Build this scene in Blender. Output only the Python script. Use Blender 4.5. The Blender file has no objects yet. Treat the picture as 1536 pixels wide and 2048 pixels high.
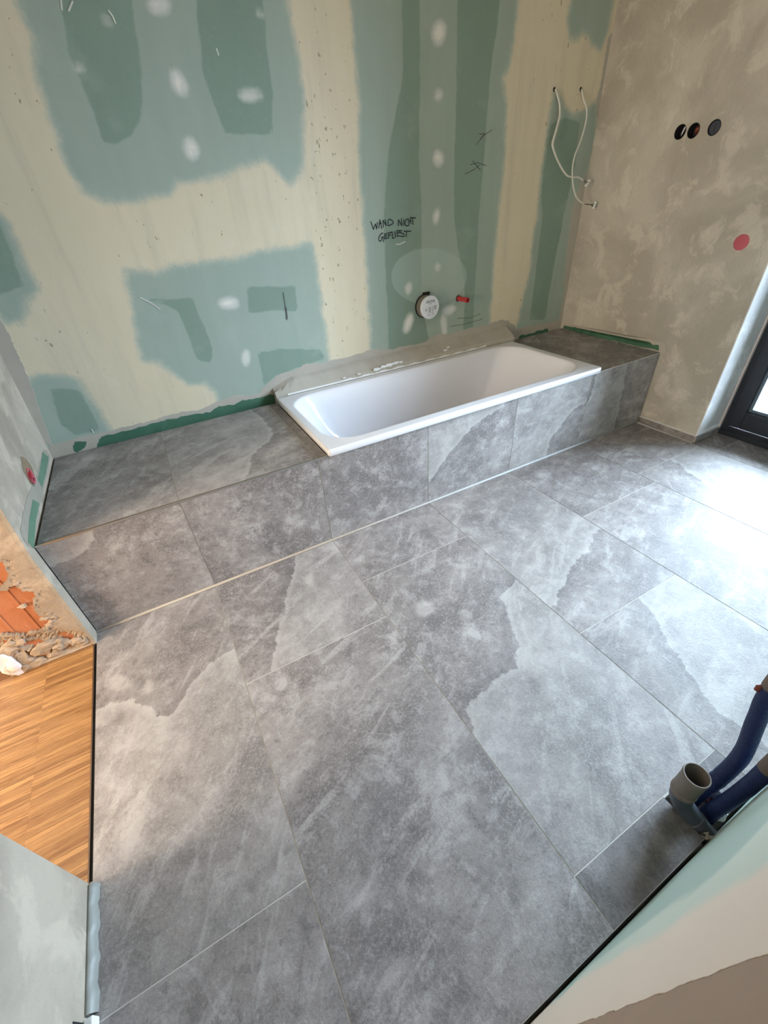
import bpy, bmesh, math, random
import numpy as np
from mathutils import Vector, Matrix
random.seed(7); np.random.seed(7)
R_ = math.radians
UPZ = .603
VALVE = (2.245, .850, .068, .070)
PLUG = (2.52, .856, .088, .0155)
col = bpy.context.scene.collection
scene = bpy.context.scene
# ---------------------------------------------------------------- camera
F_PX=836.797
CAM_R=[[0.873425, -0.482724, -0.064082], [-0.333074, -0.496219, -0.801766], [0.355233, 0.721626, -0.594193]]
CAM_C=[0.61242, -1.64165, 1.4066]

cd = bpy.data.cameras.new('camera'); camo = bpy.data.objects.new('camera', cd); col.objects.link(camo)
cd.sensor_fit = 'VERTICAL'; cd.sensor_height = 36.0; cd.lens = 36.0*F_PX/2048.0
cd.clip_start = .01; cd.clip_end = 200
r0, r1, r2 = CAM_R
camo.matrix_world = Matrix(((r0[0], -r1[0], -r2[0], CAM_C[0]), (r0[1], -r1[1], -r2[1], CAM_C[1]), (r0[2], -r1[2], -r2[2], CAM_C[2]), (0, 0, 0, 1)))
scene.camera = camo
# ---------------------------------------------------------------- light and exposure
scene.view_settings.view_transform = 'Standard'; scene.view_settings.look = 'None'
scene.view_settings.gamma = 1.0; scene.view_settings.use_curve_mapping = False
scene.view_settings.exposure = 1.56
scene.cycles.max_bounces = 10; scene.cycles.diffuse_bounces = 6; scene.cycles.glossy_bounces = 4
scene.cycles.transparent_max_bounces = 8; scene.cycles.caustics_reflective = False; scene.cycles.caustics_refractive = False
scene.cycles.use_denoising = True; scene.cycles.sample_clamp_indirect = 8
world = bpy.data.worlds.new('sky'); scene.world = world; world.use_nodes = True
wn = world.node_tree; bg = wn.nodes['Background']
tc = wn.nodes.new('ShaderNodeTexCoord'); sx = wn.nodes.new('ShaderNodeSeparateXYZ'); wn.links.new(tc.outputs['Generated'], sx.inputs[0])
rp = wn.nodes.new('ShaderNodeValToRGB'); wn.links.new(sx.outputs['Z'], rp.inputs[0]); wn.links.new(rp.outputs[0], bg.inputs[0])
rp.color_ramp.elements[0].position = 0.0; rp.color_ramp.elements[0].color = (.34, .42, .54, 1)   # overcast: the zenith brighter than the horizon
rp.color_ramp.elements[1].position = 1.0; rp.color_ramp.elements[1].color = (.70, .84, 1.0, 1)
bg.inputs[1].default_value = SKY = 31.0
def area(name, loc, rot, sx_, sy_, power, colr, portal=False, spread=180):
    l = bpy.data.lights.new(name, 'AREA'); l.shape = 'RECTANGLE'; l.size = sx_; l.size_y = sy_; l.energy = power; l.color = colr
    l.spread = R_(spread)
    o = bpy.data.objects.new(name, l); col.objects.link(o); o.location = loc; o.rotation_euler = rot
    if portal: l.cycles.is_portal = True
    return o
area('daylight_portal', (3.97, -.93, 1.1), (0, R_(90), 0), 2.2, 1.05, 1, (1, 1, 1), portal=True)
area('hall_lamp_light', (-1.25, -.75, 2.40), (0, 0, 0), .9, .9, 8, (1.0, .86, .68))
area('hall_window_light', (-2.12, -1.05, 1.25), (0, R_(-90), 0), 1.3, 1.1, 36, (1.0, .82, .62))
# Traced shapes, metres on their own wall or floor plane
GREEN=[[(0.631,2.113),(0.612,2.027),(0.622,1.942),(0.588,1.856),(0.577,1.731),(0.572,1.579),(0.595,1.523),(0.66,1.492),(0.784,1.488),(0.901,1.505),(0.949,1.541),(1.129,1.548),(1.24,1.579),(1.365,1.611),(1.4,1.578),(1.454,1.517),(1.524,1.547),(1.555,1.665),(1.583,1.784),(1.583,1.941),(1.566,2.096),(1.567,2.2)],[(1.891,2.229),(1.882,2.119),(1.879,1.97),(1.887,1.806),(1.877,1.717),(1.851,1.526),(1.862,1.356),(1.857,1.147),(1.851,0.914),(1.843,0.605),(1.891,0.547),(2.746,0.476),(2.808,0.657),(2.812,0.837),(2.807,1.105),(2.811,1.307),(2.826,1.562),(2.805,1.79),(2.763,1.908),(2.791,1.937),(2.821,2.049),(2.826,2.187),(2.828,2.316)],[(3.206,2.318),(3.228,2.217),(3.222,2.144),(3.246,2.086),(3.308,2.083),(3.337,2.123),(3.399,2.098),(3.442,2.061),(3.509,2.054),(3.543,2.106),(3.548,2.24),(3.518,2.345)],[(3.185,1.858),(3.173,1.739),(3.171,1.601),(3.159,1.48),(3.179,1.283),(3.162,1.145),(3.177,0.948),(3.139,0.758),(3.112,0.625),(3.095,0.484),(3.482,0.452),(3.565,0.533),(3.572,0.697),(3.521,1.037),(3.498,1.263),(3.514,1.36),(3.587,1.491),(3.627,1.593),(3.561,1.821),(3.511,1.791),(3.461,1.774),(3.376,1.758),(3.282,1.779),(3.235,1.827)],[(0.121,1.516),(0.27,1.453),(0.282,1.429),(0.27,1.355),(0.266,1.241),(0.27,1.203),(0.209,1.177),(0.197,1.127),(0.164,1.103),(0.118,1.1),(0.112,1.14),(-0.085,1.143)],[(0.626,1.227),(0.74,1.203),(0.812,1.221),(0.937,1.222),(1.13,1.223),(1.262,1.241),(1.395,1.242),(1.526,1.243),(1.532,1.11),(1.531,0.961),(1.531,0.77),(1.526,0.594),(1.349,0.572),(1.189,0.564),(1.092,0.542),(0.945,0.548),(0.848,0.556),(0.853,0.63),(0.807,0.691),(0.718,0.698),(0.678,0.766),(0.629,0.834),(0.561,0.861),(0.577,0.945),(0.597,1.043),(0.618,1.136)],[(0.057,0.846),(0.113,0.863),(0.19,0.857),(0.254,0.819),(0.261,0.736),(0.276,0.641),(0.28,0.53),(0.003,0.519),(0.014,0.61),(0.033,0.757)]]
DARK=[[(0.765,2.104),(0.734,2.036),(0.708,1.904),(0.714,1.807),(0.722,1.746),(0.714,1.666),(0.765,1.658),(0.825,1.684),(0.881,1.739),(0.933,1.86),(0.952,1.966),(0.969,2.053),(0.993,2.124)],[(1.227,2.145),(1.203,2.07),(1.185,1.965),(1.168,1.882),(1.185,1.772),(1.203,1.688),(1.418,1.687),(1.453,1.83),(1.457,1.951),(1.469,2.089),(1.484,2.167)],[(2.144,2.225),(2.137,2.137),(2.133,2.045),(2.132,1.898),(2.075,1.745),(2.031,1.621),(1.982,1.36),(1.972,1.135),(1.97,0.81),(1.965,0.628),(2.292,0.598),(2.225,0.888),(2.231,1.344),(2.218,1.597),(2.228,1.811),(2.233,2.144),(2.235,2.233)],[(2.446,2.251),(2.45,2.16),(2.461,1.815),(2.46,1.613),(2.466,1.329),(2.506,1.134),(2.565,0.96),(2.581,0.837),(2.577,0.544),(2.668,0.562),(2.66,0.826),(2.665,1.119),(2.66,1.317),(2.676,1.554),(2.679,1.768),(2.686,1.961),(2.711,2.095),(2.716,2.179),(2.71,2.274)],[(0.662,1.109),(0.87,1.087),(0.878,0.999),(0.895,0.849),(0.87,0.776),(0.802,0.799),(0.799,0.905),(0.789,1.036),(0.739,1.077)],[(1.141,1.1),(1.402,1.071),(1.392,0.948),(1.267,0.974),(1.125,0.981)],[(3.119,1.602),(3.178,1.717),(3.299,1.751),(3.44,1.728),(3.456,1.521),(3.428,1.282),(3.405,0.986),(3.396,0.579),(3.229,0.606),(3.223,0.943),(3.215,1.267)],[(0.154,1.469),(0.259,1.43),(0.25,1.348),(0.233,1.226),(0.143,1.201),(0.02,1.218)],[(0.14,0.814),(0.247,0.777),(0.246,0.649),(0.245,0.568),(0.136,0.573),(0.1,0.638)],[(1.121,0.779),(1.251,0.773),(1.49,0.721),(1.514,0.669),(1.205,0.634),(1.114,0.596)]]
CIRC=[[(2.589,0.977),(2.58,0.933),(2.548,0.895),(2.494,0.866),(2.425,0.849),(2.346,0.845),(2.263,0.854),(2.185,0.874),(2.116,0.905),(2.062,0.942),(2.026,0.983),(2.008,1.026),(2.011,1.066),(2.033,1.102),(2.072,1.132),(2.126,1.154),(2.191,1.166),(2.265,1.167),(2.341,1.157),(2.416,1.136),(2.483,1.105),(2.538,1.067),(2.574,1.023)]]
SLURRY=[[(1.07,0.517),(1.088,0.564),(1.12,0.595),(1.169,0.613),(1.199,0.636),(1.267,0.638),(1.348,0.647),(1.39,0.665),(1.477,0.644),(1.613,0.649),(1.682,0.647),(1.76,0.65),(1.845,0.658),(1.917,0.638),(2.011,0.626),(2.07,0.634),(2.149,0.625),(2.251,0.625),(2.3,0.649),(2.376,0.655),(2.483,0.639),(2.638,0.652),(2.778,0.639),(2.847,0.651),(2.918,0.656),(2.994,0.641),(3.071,0.597),(3.098,0.56),(3.159,0.564),(3.336,0.556),(3.561,0.549),(3.689,0.547),(3.766,0.278),(2.974,0.239),(1.152,0.4)],[(1.085,0.55),(1.007,0.56),(0.94,0.58),(0.866,0.569),(0.808,0.563),(0.734,0.544),(0.695,0.549),(0.632,0.558),(0.542,0.556),(0.477,0.552),(0.43,0.557),(0.284,0.551),(0.127,0.554),(0.008,0.553),(-0.006,0.59),(-0.008,0.792),(0.004,1.03),(0.076,1.264),(0.1,1.151),(0.103,1.053),(0.084,0.863),(0.046,0.666),(0.034,0.564),(-0.134,0.409),(1.152,0.4)],[(3.561,1.821),(3.636,1.593),(3.592,1.491),(3.514,1.36),(3.498,1.263),(3.516,1.038),(3.566,0.698),(3.552,0.516),(3.964,0.447),(3.778,1.591),(3.614,2.129),(3.569,2.107),(3.564,2.026),(3.571,1.921)]]
TAPE=[[(0.183,0.459),(0.216,0.521),(0.242,0.533),(0.323,0.531),(0.522,0.536),(0.689,0.53),(0.781,0.52),(0.832,0.539),(0.911,0.527),(0.957,0.539),(1.015,0.534),(1.105,0.532),(1.182,0.532),(1.156,0.447),(0.789,0.454)],[(0.099,0.516),(0.123,0.544),(0.15,0.53),(0.174,0.534),(0.154,0.504),(0.118,0.492),(0.098,0.488)],[(3.13,0.462),(3.142,0.512),(3.25,0.5),(3.346,0.51),(3.457,0.509),(3.457,0.464)]]
SPOT=[[(1.102,2.05),(1.093,2.039),(1.075,2.03),(1.055,2.026),(1.036,2.027),(1.024,2.034),(1.023,2.045),(1.032,2.055),(1.049,2.064),(1.07,2.068),(1.089,2.067),(1.1,2.06)],[(1.09,1.852),(1.092,1.832),(1.086,1.814),(1.074,1.804),(1.058,1.805),(1.044,1.816),(1.035,1.834),(1.033,1.854),(1.039,1.871),(1.051,1.881),(1.066,1.88),(1.08,1.87)],[(1.075,1.648),(1.072,1.63),(1.062,1.615),(1.048,1.608),(1.034,1.61),(1.023,1.621),(1.02,1.638),(1.023,1.655),(1.033,1.67),(1.047,1.677),(1.06,1.675),(1.071,1.664)],[(2.385,2.049),(2.377,2.029),(2.359,2.013),(2.337,2.008),(2.317,2.013),(2.304,2.028),(2.302,2.049),(2.31,2.069),(2.328,2.084),(2.349,2.09),(2.369,2.085),(2.382,2.07)],[(2.372,1.832),(2.369,1.823),(2.36,1.816),(2.347,1.813),(2.334,1.815),(2.325,1.822),(2.322,1.831),(2.325,1.84),(2.334,1.847),(2.347,1.85),(2.359,1.848),(2.369,1.841)],[(2.384,1.587),(2.386,1.571),(2.378,1.557),(2.362,1.551),(2.342,1.552),(2.323,1.562),(2.312,1.577),(2.31,1.593),(2.318,1.606),(2.334,1.613),(2.354,1.611),(2.372,1.602)],[(2.359,1.317),(2.353,1.301),(2.343,1.29),(2.331,1.287),(2.321,1.293),(2.316,1.307),(2.316,1.324),(2.322,1.34),(2.333,1.35),(2.344,1.353),(2.354,1.347),(2.36,1.334)],[(2.372,1.055),(2.369,1.047),(2.362,1.042),(2.353,1.041),(2.343,1.044),(2.336,1.051),(2.333,1.06),(2.336,1.068),(2.343,1.073),(2.352,1.074),(2.362,1.071),(2.369,1.064)],[(2.151,0.961),(2.144,0.946),(2.134,0.936),(2.122,0.934),(2.112,0.941),(2.107,0.955),(2.107,0.971),(2.114,0.987),(2.125,0.996),(2.136,0.998),(2.146,0.991),(2.152,0.978)],[(2.151,0.755),(2.133,0.727),(2.112,0.71),(2.094,0.708),(2.083,0.722),(2.083,0.749),(2.093,0.78),(2.111,0.807),(2.132,0.824),(2.15,0.826),(2.161,0.812),(2.161,0.786)],[(2.502,0.803),(2.501,0.789),(2.484,0.778),(2.456,0.771),(2.425,0.771),(2.399,0.778),(2.385,0.789),(2.387,0.803),(2.404,0.814),(2.431,0.821),(2.462,0.821),(2.488,0.815)],[(1.393,1.813),(1.385,1.806),(1.366,1.799),(1.342,1.797),(1.32,1.799),(1.304,1.804),(1.3,1.812),(1.309,1.82),(1.327,1.825),(1.35,1.828),(1.373,1.826),(1.389,1.821)],[(1.087,1.035),(1.077,1.024),(1.056,1.017),(1.03,1.018),(1.006,1.025),(0.991,1.036),(0.988,1.049),(0.998,1.061),(1.019,1.067),(1.044,1.067),(1.068,1.06),(1.083,1.048)],[(1.07,0.759),(1.063,0.742),(1.053,0.73),(1.042,0.727),(1.034,0.734),(1.031,0.748),(1.033,0.767),(1.04,0.784),(1.051,0.796),(1.061,0.799),(1.069,0.792),(1.073,0.778)],[(2.429,0.706),(2.433,0.669),(2.429,0.643),(2.42,0.634),(2.408,0.645),(2.396,0.673),(2.387,0.709),(2.385,0.745),(2.388,0.77),(2.397,0.778),(2.409,0.768),(2.421,0.742)],[(0.882,1.994),(0.877,1.991),(0.871,1.989),(0.864,1.99),(0.857,1.991),(0.854,1.994),(0.855,1.998),(0.859,2.0),(0.865,2.002),(0.873,2.002),(0.879,2.0),(0.882,1.997)],[(0.739,1.872),(0.736,1.869),(0.73,1.867),(0.723,1.865),(0.717,1.866),(0.713,1.868),(0.713,1.871),(0.716,1.875),(0.722,1.877),(0.729,1.878),(0.735,1.878),(0.739,1.876)],[(1.458,2.051),(1.456,2.049),(1.453,2.047),(1.448,2.046),(1.444,2.047),(1.441,2.048),(1.441,2.05),(1.442,2.052),(1.446,2.054),(1.45,2.054),(1.454,2.054),(1.457,2.053)],[(1.399,1.81),(1.397,1.806),(1.393,1.802),(1.388,1.801),(1.384,1.802),(1.381,1.805),(1.381,1.81),(1.383,1.815),(1.388,1.818),(1.392,1.82),(1.397,1.819),(1.399,1.815)]]
WRITE=[[(1.895,1.324),(1.908,1.288),(1.922,1.312),(1.929,1.288),(1.935,1.318)],[(1.942,1.292),(1.953,1.329),(1.961,1.288)],[(1.945,1.311),(1.961,1.312)],[(1.972,1.293),(1.972,1.325),(1.991,1.299),(1.986,1.327)],[(2.005,1.323),(2.003,1.299),(2.022,1.301),(2.038,1.309),(2.032,1.319),(2.016,1.327),(2.006,1.323)],[(2.071,1.293),(2.073,1.321),(2.094,1.291),(2.092,1.325)],[(2.109,1.32),(2.107,1.292)],[(2.14,1.32),(2.128,1.318),(2.117,1.308),(2.117,1.294),(2.127,1.288),(2.141,1.289),(2.145,1.299)],[(2.141,1.318),(2.143,1.298)],[(2.14,1.31),(2.156,1.309)],[(2.154,1.324),(2.156,1.297)],[(2.152,1.325),(2.188,1.321)],[(2.165,1.324),(2.17,1.292)],[(1.968,1.267),(1.954,1.263),(1.94,1.249),(1.939,1.234),(1.949,1.23),(1.958,1.236),(1.96,1.244),(1.953,1.245),(1.971,1.246),(1.968,1.223)],[(1.993,1.262),(1.977,1.26),(1.977,1.239),(1.994,1.241)],[(1.977,1.25),(1.99,1.252)],[(2.024,1.266),(2.002,1.264),(2.002,1.239)],[(2.002,1.252),(2.016,1.254)],[(2.027,1.267),(2.028,1.245),(2.03,1.236),(2.038,1.237)],[(2.045,1.266),(2.047,1.238)],[(2.08,1.269),(2.06,1.27),(2.059,1.258),(2.059,1.244),(2.076,1.244)],[(2.059,1.26),(2.074,1.259)],[(2.094,1.268),(2.08,1.268),(2.078,1.262),(2.094,1.255),(2.109,1.247),(2.108,1.239),(2.095,1.239),(2.081,1.243)],[(2.106,1.264),(2.154,1.26)],[(2.124,1.261),(2.121,1.236)]]
SCRIB=[[(1.33,1.051),(1.328,0.99),(1.32,0.915)],[(1.331,0.977),(1.327,0.919)],[(2.721,1.696),(2.653,1.671),(2.609,1.633)],[(2.627,1.679),(2.671,1.679),(2.636,1.654)],[(2.572,1.546),(2.627,1.555),(2.693,1.538)],[(2.538,1.506),(2.611,1.527),(2.639,1.544)],[(2.589,1.563),(2.649,1.521)],[(2.523,0.733),(2.633,0.716),(2.723,0.728)],[(2.46,0.689),(2.591,0.683),(2.749,0.691)]]
CHALK=[[(0.645,1.122),(0.679,1.098),(0.711,1.063)],[(2.113,1.213),(2.078,1.204),(2.051,1.204)],[(0.74,2.036),(0.733,2.013)],[(0.775,2.035),(0.753,2.012)],[(0.882,2.021),(0.89,2.009),(0.893,1.992)],[(1.243,1.944),(1.246,1.927)],[(0.213,0.583),(0.213,0.561)]]
CAB1=[[3.1752,0.8612,1.8706],[3.1792,0.8543,1.8571],[3.2097,0.848,1.8056],[3.2159,0.8412,1.7525],[3.1946,0.8337,1.6893],[3.1714,0.8261,1.6317],[3.1746,0.8192,1.6055],[3.2095,0.813,1.557],[3.2594,0.8072,1.5067],[3.3069,0.8014,1.47],[3.3541,0.8005,1.4581],[3.411,0.8019,1.456],[3.4528,0.8029,1.4442],[3.4699,0.8033,1.4358]]
CAB2=[[3.3993,0.8706,1.8764],[3.4059,0.8617,1.8491],[3.4113,0.8529,1.8259],[3.4383,0.8445,1.7918],[3.4425,0.8356,1.7455],[3.4278,0.8263,1.6869],[3.3993,0.8166,1.6274],[3.3612,0.8067,1.5672],[3.346,0.7973,1.5057],[3.3542,0.7885,1.4422],[3.382,0.7802,1.376],[3.4167,0.772,1.3369],[3.473,0.7644,1.3093]]
CON1=[[3.4639,0.7981,1.4357],[3.5007,0.799,1.4265],[3.5228,0.7995,1.4334],[3.4929,0.7988,1.4058]]
CON2=[[3.4473,0.7427,1.3102],[3.5203,0.7445,1.2979],[3.5552,0.7453,1.3122],[3.5454,0.7451,1.2827]]
RSLUR=[[(0.862,0.493),(0.853,0.521),(0.742,0.533),(0.502,0.532),(0.289,0.537),(0.101,0.554),(0.012,0.555),(-0.024,0.532),(-0.031,0.485),(-0.006,0.454),(0.014,0.491)]]
RTAPE=[[(0.856,0.49),(0.84,0.512),(0.738,0.519),(0.66,0.507),(0.496,0.511),(0.281,0.511),(0.106,0.514),(0.095,0.535),(0.068,0.522),(0.028,0.53),(0.016,0.497),(0.275,0.492),(0.49,0.488),(0.73,0.49)]]
LTAPE=[[(0.679,0.571),(0.726,0.523),(0.571,0.516),(0.416,0.519),(0.415,0.557),(0.556,0.563)],[(0.24,0.556),(0.282,0.511),(0.156,0.51),(-0.007,0.507),(-0.023,0.525),(0.099,0.547)]]
LGREY=[[(0.705,0.568),(0.755,0.551),(0.763,0.512),(-0.029,0.502),(-0.032,0.511),(-0.04,0.56),(-0.017,0.578),(0.091,0.587),(0.227,0.587),(0.339,0.578),(0.422,0.566),(0.569,0.57)]]
LSTAIN=[[(0.365,0.688),(0.412,0.655),(0.428,0.605),(0.394,0.568),(0.335,0.562),(0.306,0.595),(0.309,0.647)]]
LSOCK=[(0.353,0.606)]
JH1=[(-0.119,0.559),(-0.081,0.507),(-0.075,0.501),(-0.082,0.471),(-0.086,0.447),(-0.098,0.423),(-0.116,0.411),(-0.13,0.409),(-0.191,0.421)]
JH2=[(-0.198,0.409),(-0.136,0.399),(-0.126,0.395),(-0.111,0.402),(-0.089,0.395),(-0.082,0.37),(-0.065,0.351),(-0.058,0.339),(-0.076,0.312),(-0.094,0.271),(-0.088,0.236),(-0.08,0.208),(-0.069,0.21),(-0.059,0.204),(-0.077,0.183),(-0.102,0.167),(-0.142,0.165),(-0.181,0.164),(-0.232,0.209),(-0.301,0.212)]
JRUB=[(-0.309,0.199),(-0.235,0.202),(-0.142,0.165),(-0.081,0.157),(-0.005,0.075),(-0.01,-0.004),(-0.406,0.015)]
JFOAM=[(-0.281,0.207),(-0.267,0.14),(-0.264,0.117),(-0.266,0.079),(-0.277,0.056),(-0.277,0.02),(-0.292,-0.0),(-0.325,0.0),(-0.383,0.011)]
NGREEN=[[(0.896,0.096),(0.945,0.124),(0.934,0.339),(0.937,0.507),(0.908,0.711),(0.933,0.739),(0.93,0.805),(0.926,0.881),(0.913,0.949),(2.2,1.4),(3.6,1.4),(3.6,-0.1),(0.9,-0.1)]]
NDARK=[[(0.909,0.1),(0.998,0.051),(1.015,0.315),(1.038,0.507),(1.013,0.617),(1.027,0.686),(1.075,0.711),(1.125,0.709),(2.4,0.9),(3.6,0.9),(3.6,-0.1),(0.95,-0.1)]]
LT_top=[[(0.506,0.82),(1.0,0.82),(1.024,0.418),(1.006,0.374),(0.968,0.3),(0.91,0.264),(0.883,0.253),(0.835,0.142),(0.831,0.09),(0.786,0.054),(0.729,-0.004),(0.506,0)]]
LT_front=[[(0.0,0.5),(0.24,0.483),(0.211,0.467),(0.179,0.444),(0.141,0.422),(0.103,0.397),(0.042,0.389),(-0.003,0.404),(-0.009,0.44),(0.0,0.4)],[(1.71,0.5),(2.309,0.5),(2.287,0.483),(2.198,0.447),(2.098,0.427),(1.997,0.399),(1.933,0.334),(1.851,0.283),(1.789,0.231),(1.754,0.156),(1.713,0.071),(1.7105,0.03)],[(2.313,0),(2.313,0.5),(2.92,0.507),(2.909,0.323),(2.811,0.295),(2.703,0.207),(2.637,0.122),(2.574,0.016)],[(2.93,0.315),(2.973,0.48),(3.204,0.478),(3.325,-0.006),(2.73,0.014),(2.782,0.078),(2.898,0.152)]]
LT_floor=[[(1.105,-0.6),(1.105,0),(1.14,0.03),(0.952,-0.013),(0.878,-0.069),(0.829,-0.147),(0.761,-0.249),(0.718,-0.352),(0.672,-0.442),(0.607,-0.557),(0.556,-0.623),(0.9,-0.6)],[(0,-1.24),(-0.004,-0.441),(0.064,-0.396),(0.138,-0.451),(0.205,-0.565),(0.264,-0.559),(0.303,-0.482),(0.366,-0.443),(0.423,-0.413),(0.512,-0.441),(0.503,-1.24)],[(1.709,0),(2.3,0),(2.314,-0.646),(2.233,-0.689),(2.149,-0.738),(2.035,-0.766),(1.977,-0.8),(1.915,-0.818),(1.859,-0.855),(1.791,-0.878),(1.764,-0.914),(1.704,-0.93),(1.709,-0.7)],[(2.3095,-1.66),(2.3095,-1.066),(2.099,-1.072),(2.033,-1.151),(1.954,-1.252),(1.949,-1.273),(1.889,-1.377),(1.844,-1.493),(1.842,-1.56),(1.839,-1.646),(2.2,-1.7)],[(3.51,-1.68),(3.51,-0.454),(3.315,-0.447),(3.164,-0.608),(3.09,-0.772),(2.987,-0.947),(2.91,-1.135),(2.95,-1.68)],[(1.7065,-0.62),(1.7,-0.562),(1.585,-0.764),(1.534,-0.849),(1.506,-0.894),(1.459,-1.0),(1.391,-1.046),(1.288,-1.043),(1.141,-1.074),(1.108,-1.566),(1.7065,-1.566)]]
LT_spot=[[(0.022,-0.257),(0.06,-0.255),(0.102,-0.3),(0.113,-0.346),(0.073,-0.36),(0.033,-0.317)],[(0.15,-0.383),(0.172,-0.367),(0.199,-0.388),(0.203,-0.429),(0.178,-0.441),(0.155,-0.418)],[(1.22,-0.588),(1.278,-0.598),(1.312,-0.652),(1.278,-0.695),(1.219,-0.67)],[(1.367,-0.72),(1.415,-0.736),(1.418,-0.776),(1.367,-0.781),(1.346,-0.756)],[(1.33,-0.482),(1.36,-0.494),(1.362,-0.532),(1.319,-0.541)],[(0.087,-0.34),(0.107,-0.342),(0.119,-0.369),(0.102,-0.382)]]

# ---------------------------------------------------------------- helpers
def link(o, parent=None):
    col.objects.link(o)
    if parent is not None: o.parent = parent
    return o
def mk(name, verts, faces, mat, parent=None, smooth=False):
    me = bpy.data.meshes.new(name); me.from_pydata([tuple(v) for v in verts], [], faces); me.update()
    if mat is not None: me.materials.append(mat)
    if smooth: me.polygons.foreach_set('use_smooth', [True]*len(me.polygons))
    return link(bpy.data.objects.new(name, me), parent)
def frombm(name, bm, mat, parent=None, smooth=False):
    me = bpy.data.meshes.new(name); bm.normal_update(); bm.to_mesh(me); bm.free()
    if mat is not None: me.materials.append(mat)
    if smooth: me.polygons.foreach_set('use_smooth', [True]*len(me.polygons))
    return link(bpy.data.objects.new(name, me), parent)
def bbox(bm, a, b, bev=0):
    a = Vector(a); b = Vector(b); c = (a+b)/2; s = b-a
    r = bmesh.ops.create_cube(bm, size=1.0, matrix=Matrix.Translation(c) @ Matrix.Diagonal((abs(s.x), abs(s.y), abs(s.z), 1)))
    if bev:
        es = list({e for v in r['verts'] for e in v.link_edges})
        bmesh.ops.bevel(bm, geom=es, offset=bev, segments=2, affect='EDGES', profile=.5)
def box(name, a, b, mat, parent=None, bev=0):
    bm = bmesh.new(); bbox(bm, a, b, bev); return frombm(name, bm, mat, parent)
def empty(name, loc, label=None, cat=None, group=None):
    o = bpy.data.objects.new(name, None); o.location = loc; o.empty_display_size = .1; link(o); tag(o, label, cat, group); return o
def tag(o, label=None, cat=None, group=None, kind=None):
    if label: o['label'] = label
    if cat: o['category'] = cat
    if group: o['group'] = group
    if kind: o['kind'] = kind
    return o
def adopt(o, parent):            # parent without moving
    o.parent = parent; o.matrix_parent_inverse = Matrix.Translation(-Vector(parent.location)); return o
def catmull(P, n=6):
    P = [Vector(p) for p in P]; Q = [P[0]*2-P[1]]+P+[P[-1]*2-P[-2]]; out = []
    for i in range(1, len(Q)-2):
        for k in range(n):
            t = k/n; a, b, c, d = Q[i-1:i+3]
            out.append(.5*((2*b)+(c-a)*t+(2*a-5*b+4*c-d)*t*t+(3*b-a-3*c+d)*t**3))
    out.append(P[-1]); return out
def tube_geo(P, rad, seg=12, cap=True, vs=None, fs=None):
    vs = [] if vs is None else vs; fs = [] if fs is None else fs; base = len(vs)
    P = [Vector(p) for p in P]; n = len(P)
    up = None
    for i, p in enumerate(P):
        t = (P[min(i+1, n-1)]-P[max(i-1, 0)]).normalized()
        if up is None:
            up = t.orthogonal().normalized()
        up = (up - t*up.dot(t)).normalized(); s = t.cross(up)
        r = rad[i] if hasattr(rad, '__len__') else rad
        for k in range(seg):
            a = 2*math.pi*k/seg; vs.append(p+up*(r*math.cos(a))+s*(r*math.sin(a)))
    for i in range(n-1):
        for k in range(seg):
            a = base+i*seg+k; b = base+i*seg+(k+1) % seg
            fs.append((a, b, b+seg, a+seg))
    if cap:
        fs.append(tuple(base+k for k in range(seg))[::-1]); fs.append(tuple(base+(n-1)*seg+k for k in range(seg)))
    return vs, fs
def tube(name, P, rad, mat, parent=None, seg=12, cap=True):
    vs, fs = tube_geo(P, rad, seg, cap); return mk(name, vs, fs, mat, parent, True)
def sdf(P, polys):
    P = np.asarray(P, float); best = np.full(len(P), -9.0)
    for poly in polys:
        A = np.array(poly, float); B = np.roll(A, -1, 0)
        d = np.full(len(P), 9e9); ins = np.zeros(len(P), bool)
        for a, b in zip(A, B):
            e = b-a; L = e@e
            if L < 1e-12: continue
            w = P-a; t = np.clip((w@e)/L, 0, 1); q = w-np.outer(t, e); d = np.minimum(d, (q*q).sum(1))
            c = ((a[1] > P[:, 1]) != (b[1] > P[:, 1]))
            with np.errstate(divide='ignore', invalid='ignore'):
                xx = (b[0]-a[0])*(P[:, 1]-a[1])/(b[1]-a[1]+1e-15)+a[0]
            ins ^= c & (P[:, 0] < xx)
        d = np.sqrt(d); d[~ins] *= -1; best = np.maximum(best, d)
    return best
def attr(o, name, vals):
    a = o.data.attributes.new(name, 'FLOAT', 'POINT'); a.data.foreach_set('value', np.asarray(vals, np.float32))
def grid_wall(name, u0, u1, v0, v1, step, fn, layers, mat, parent=None):
    nu = max(1, round((u1-u0)/step)); nv = max(1, round((v1-v0)/step))
    U, V = np.meshgrid(np.linspace(u0, u1, nu+1), np.linspace(v0, v1, nv+1)); P = np.c_[U.ravel(), V.ravel()]
    vs = [fn(u, v) for u, v in P]
    fs = [(j*(nu+1)+i, j*(nu+1)+i+1, (j+1)*(nu+1)+i+1, (j+1)*(nu+1)+i) for j in range(nv) for i in range(nu)]
    o = mk(name, vs, fs, mat, parent)
    for k, polys in layers.items(): attr(o, k, sdf(P, polys))
    return o
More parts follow.
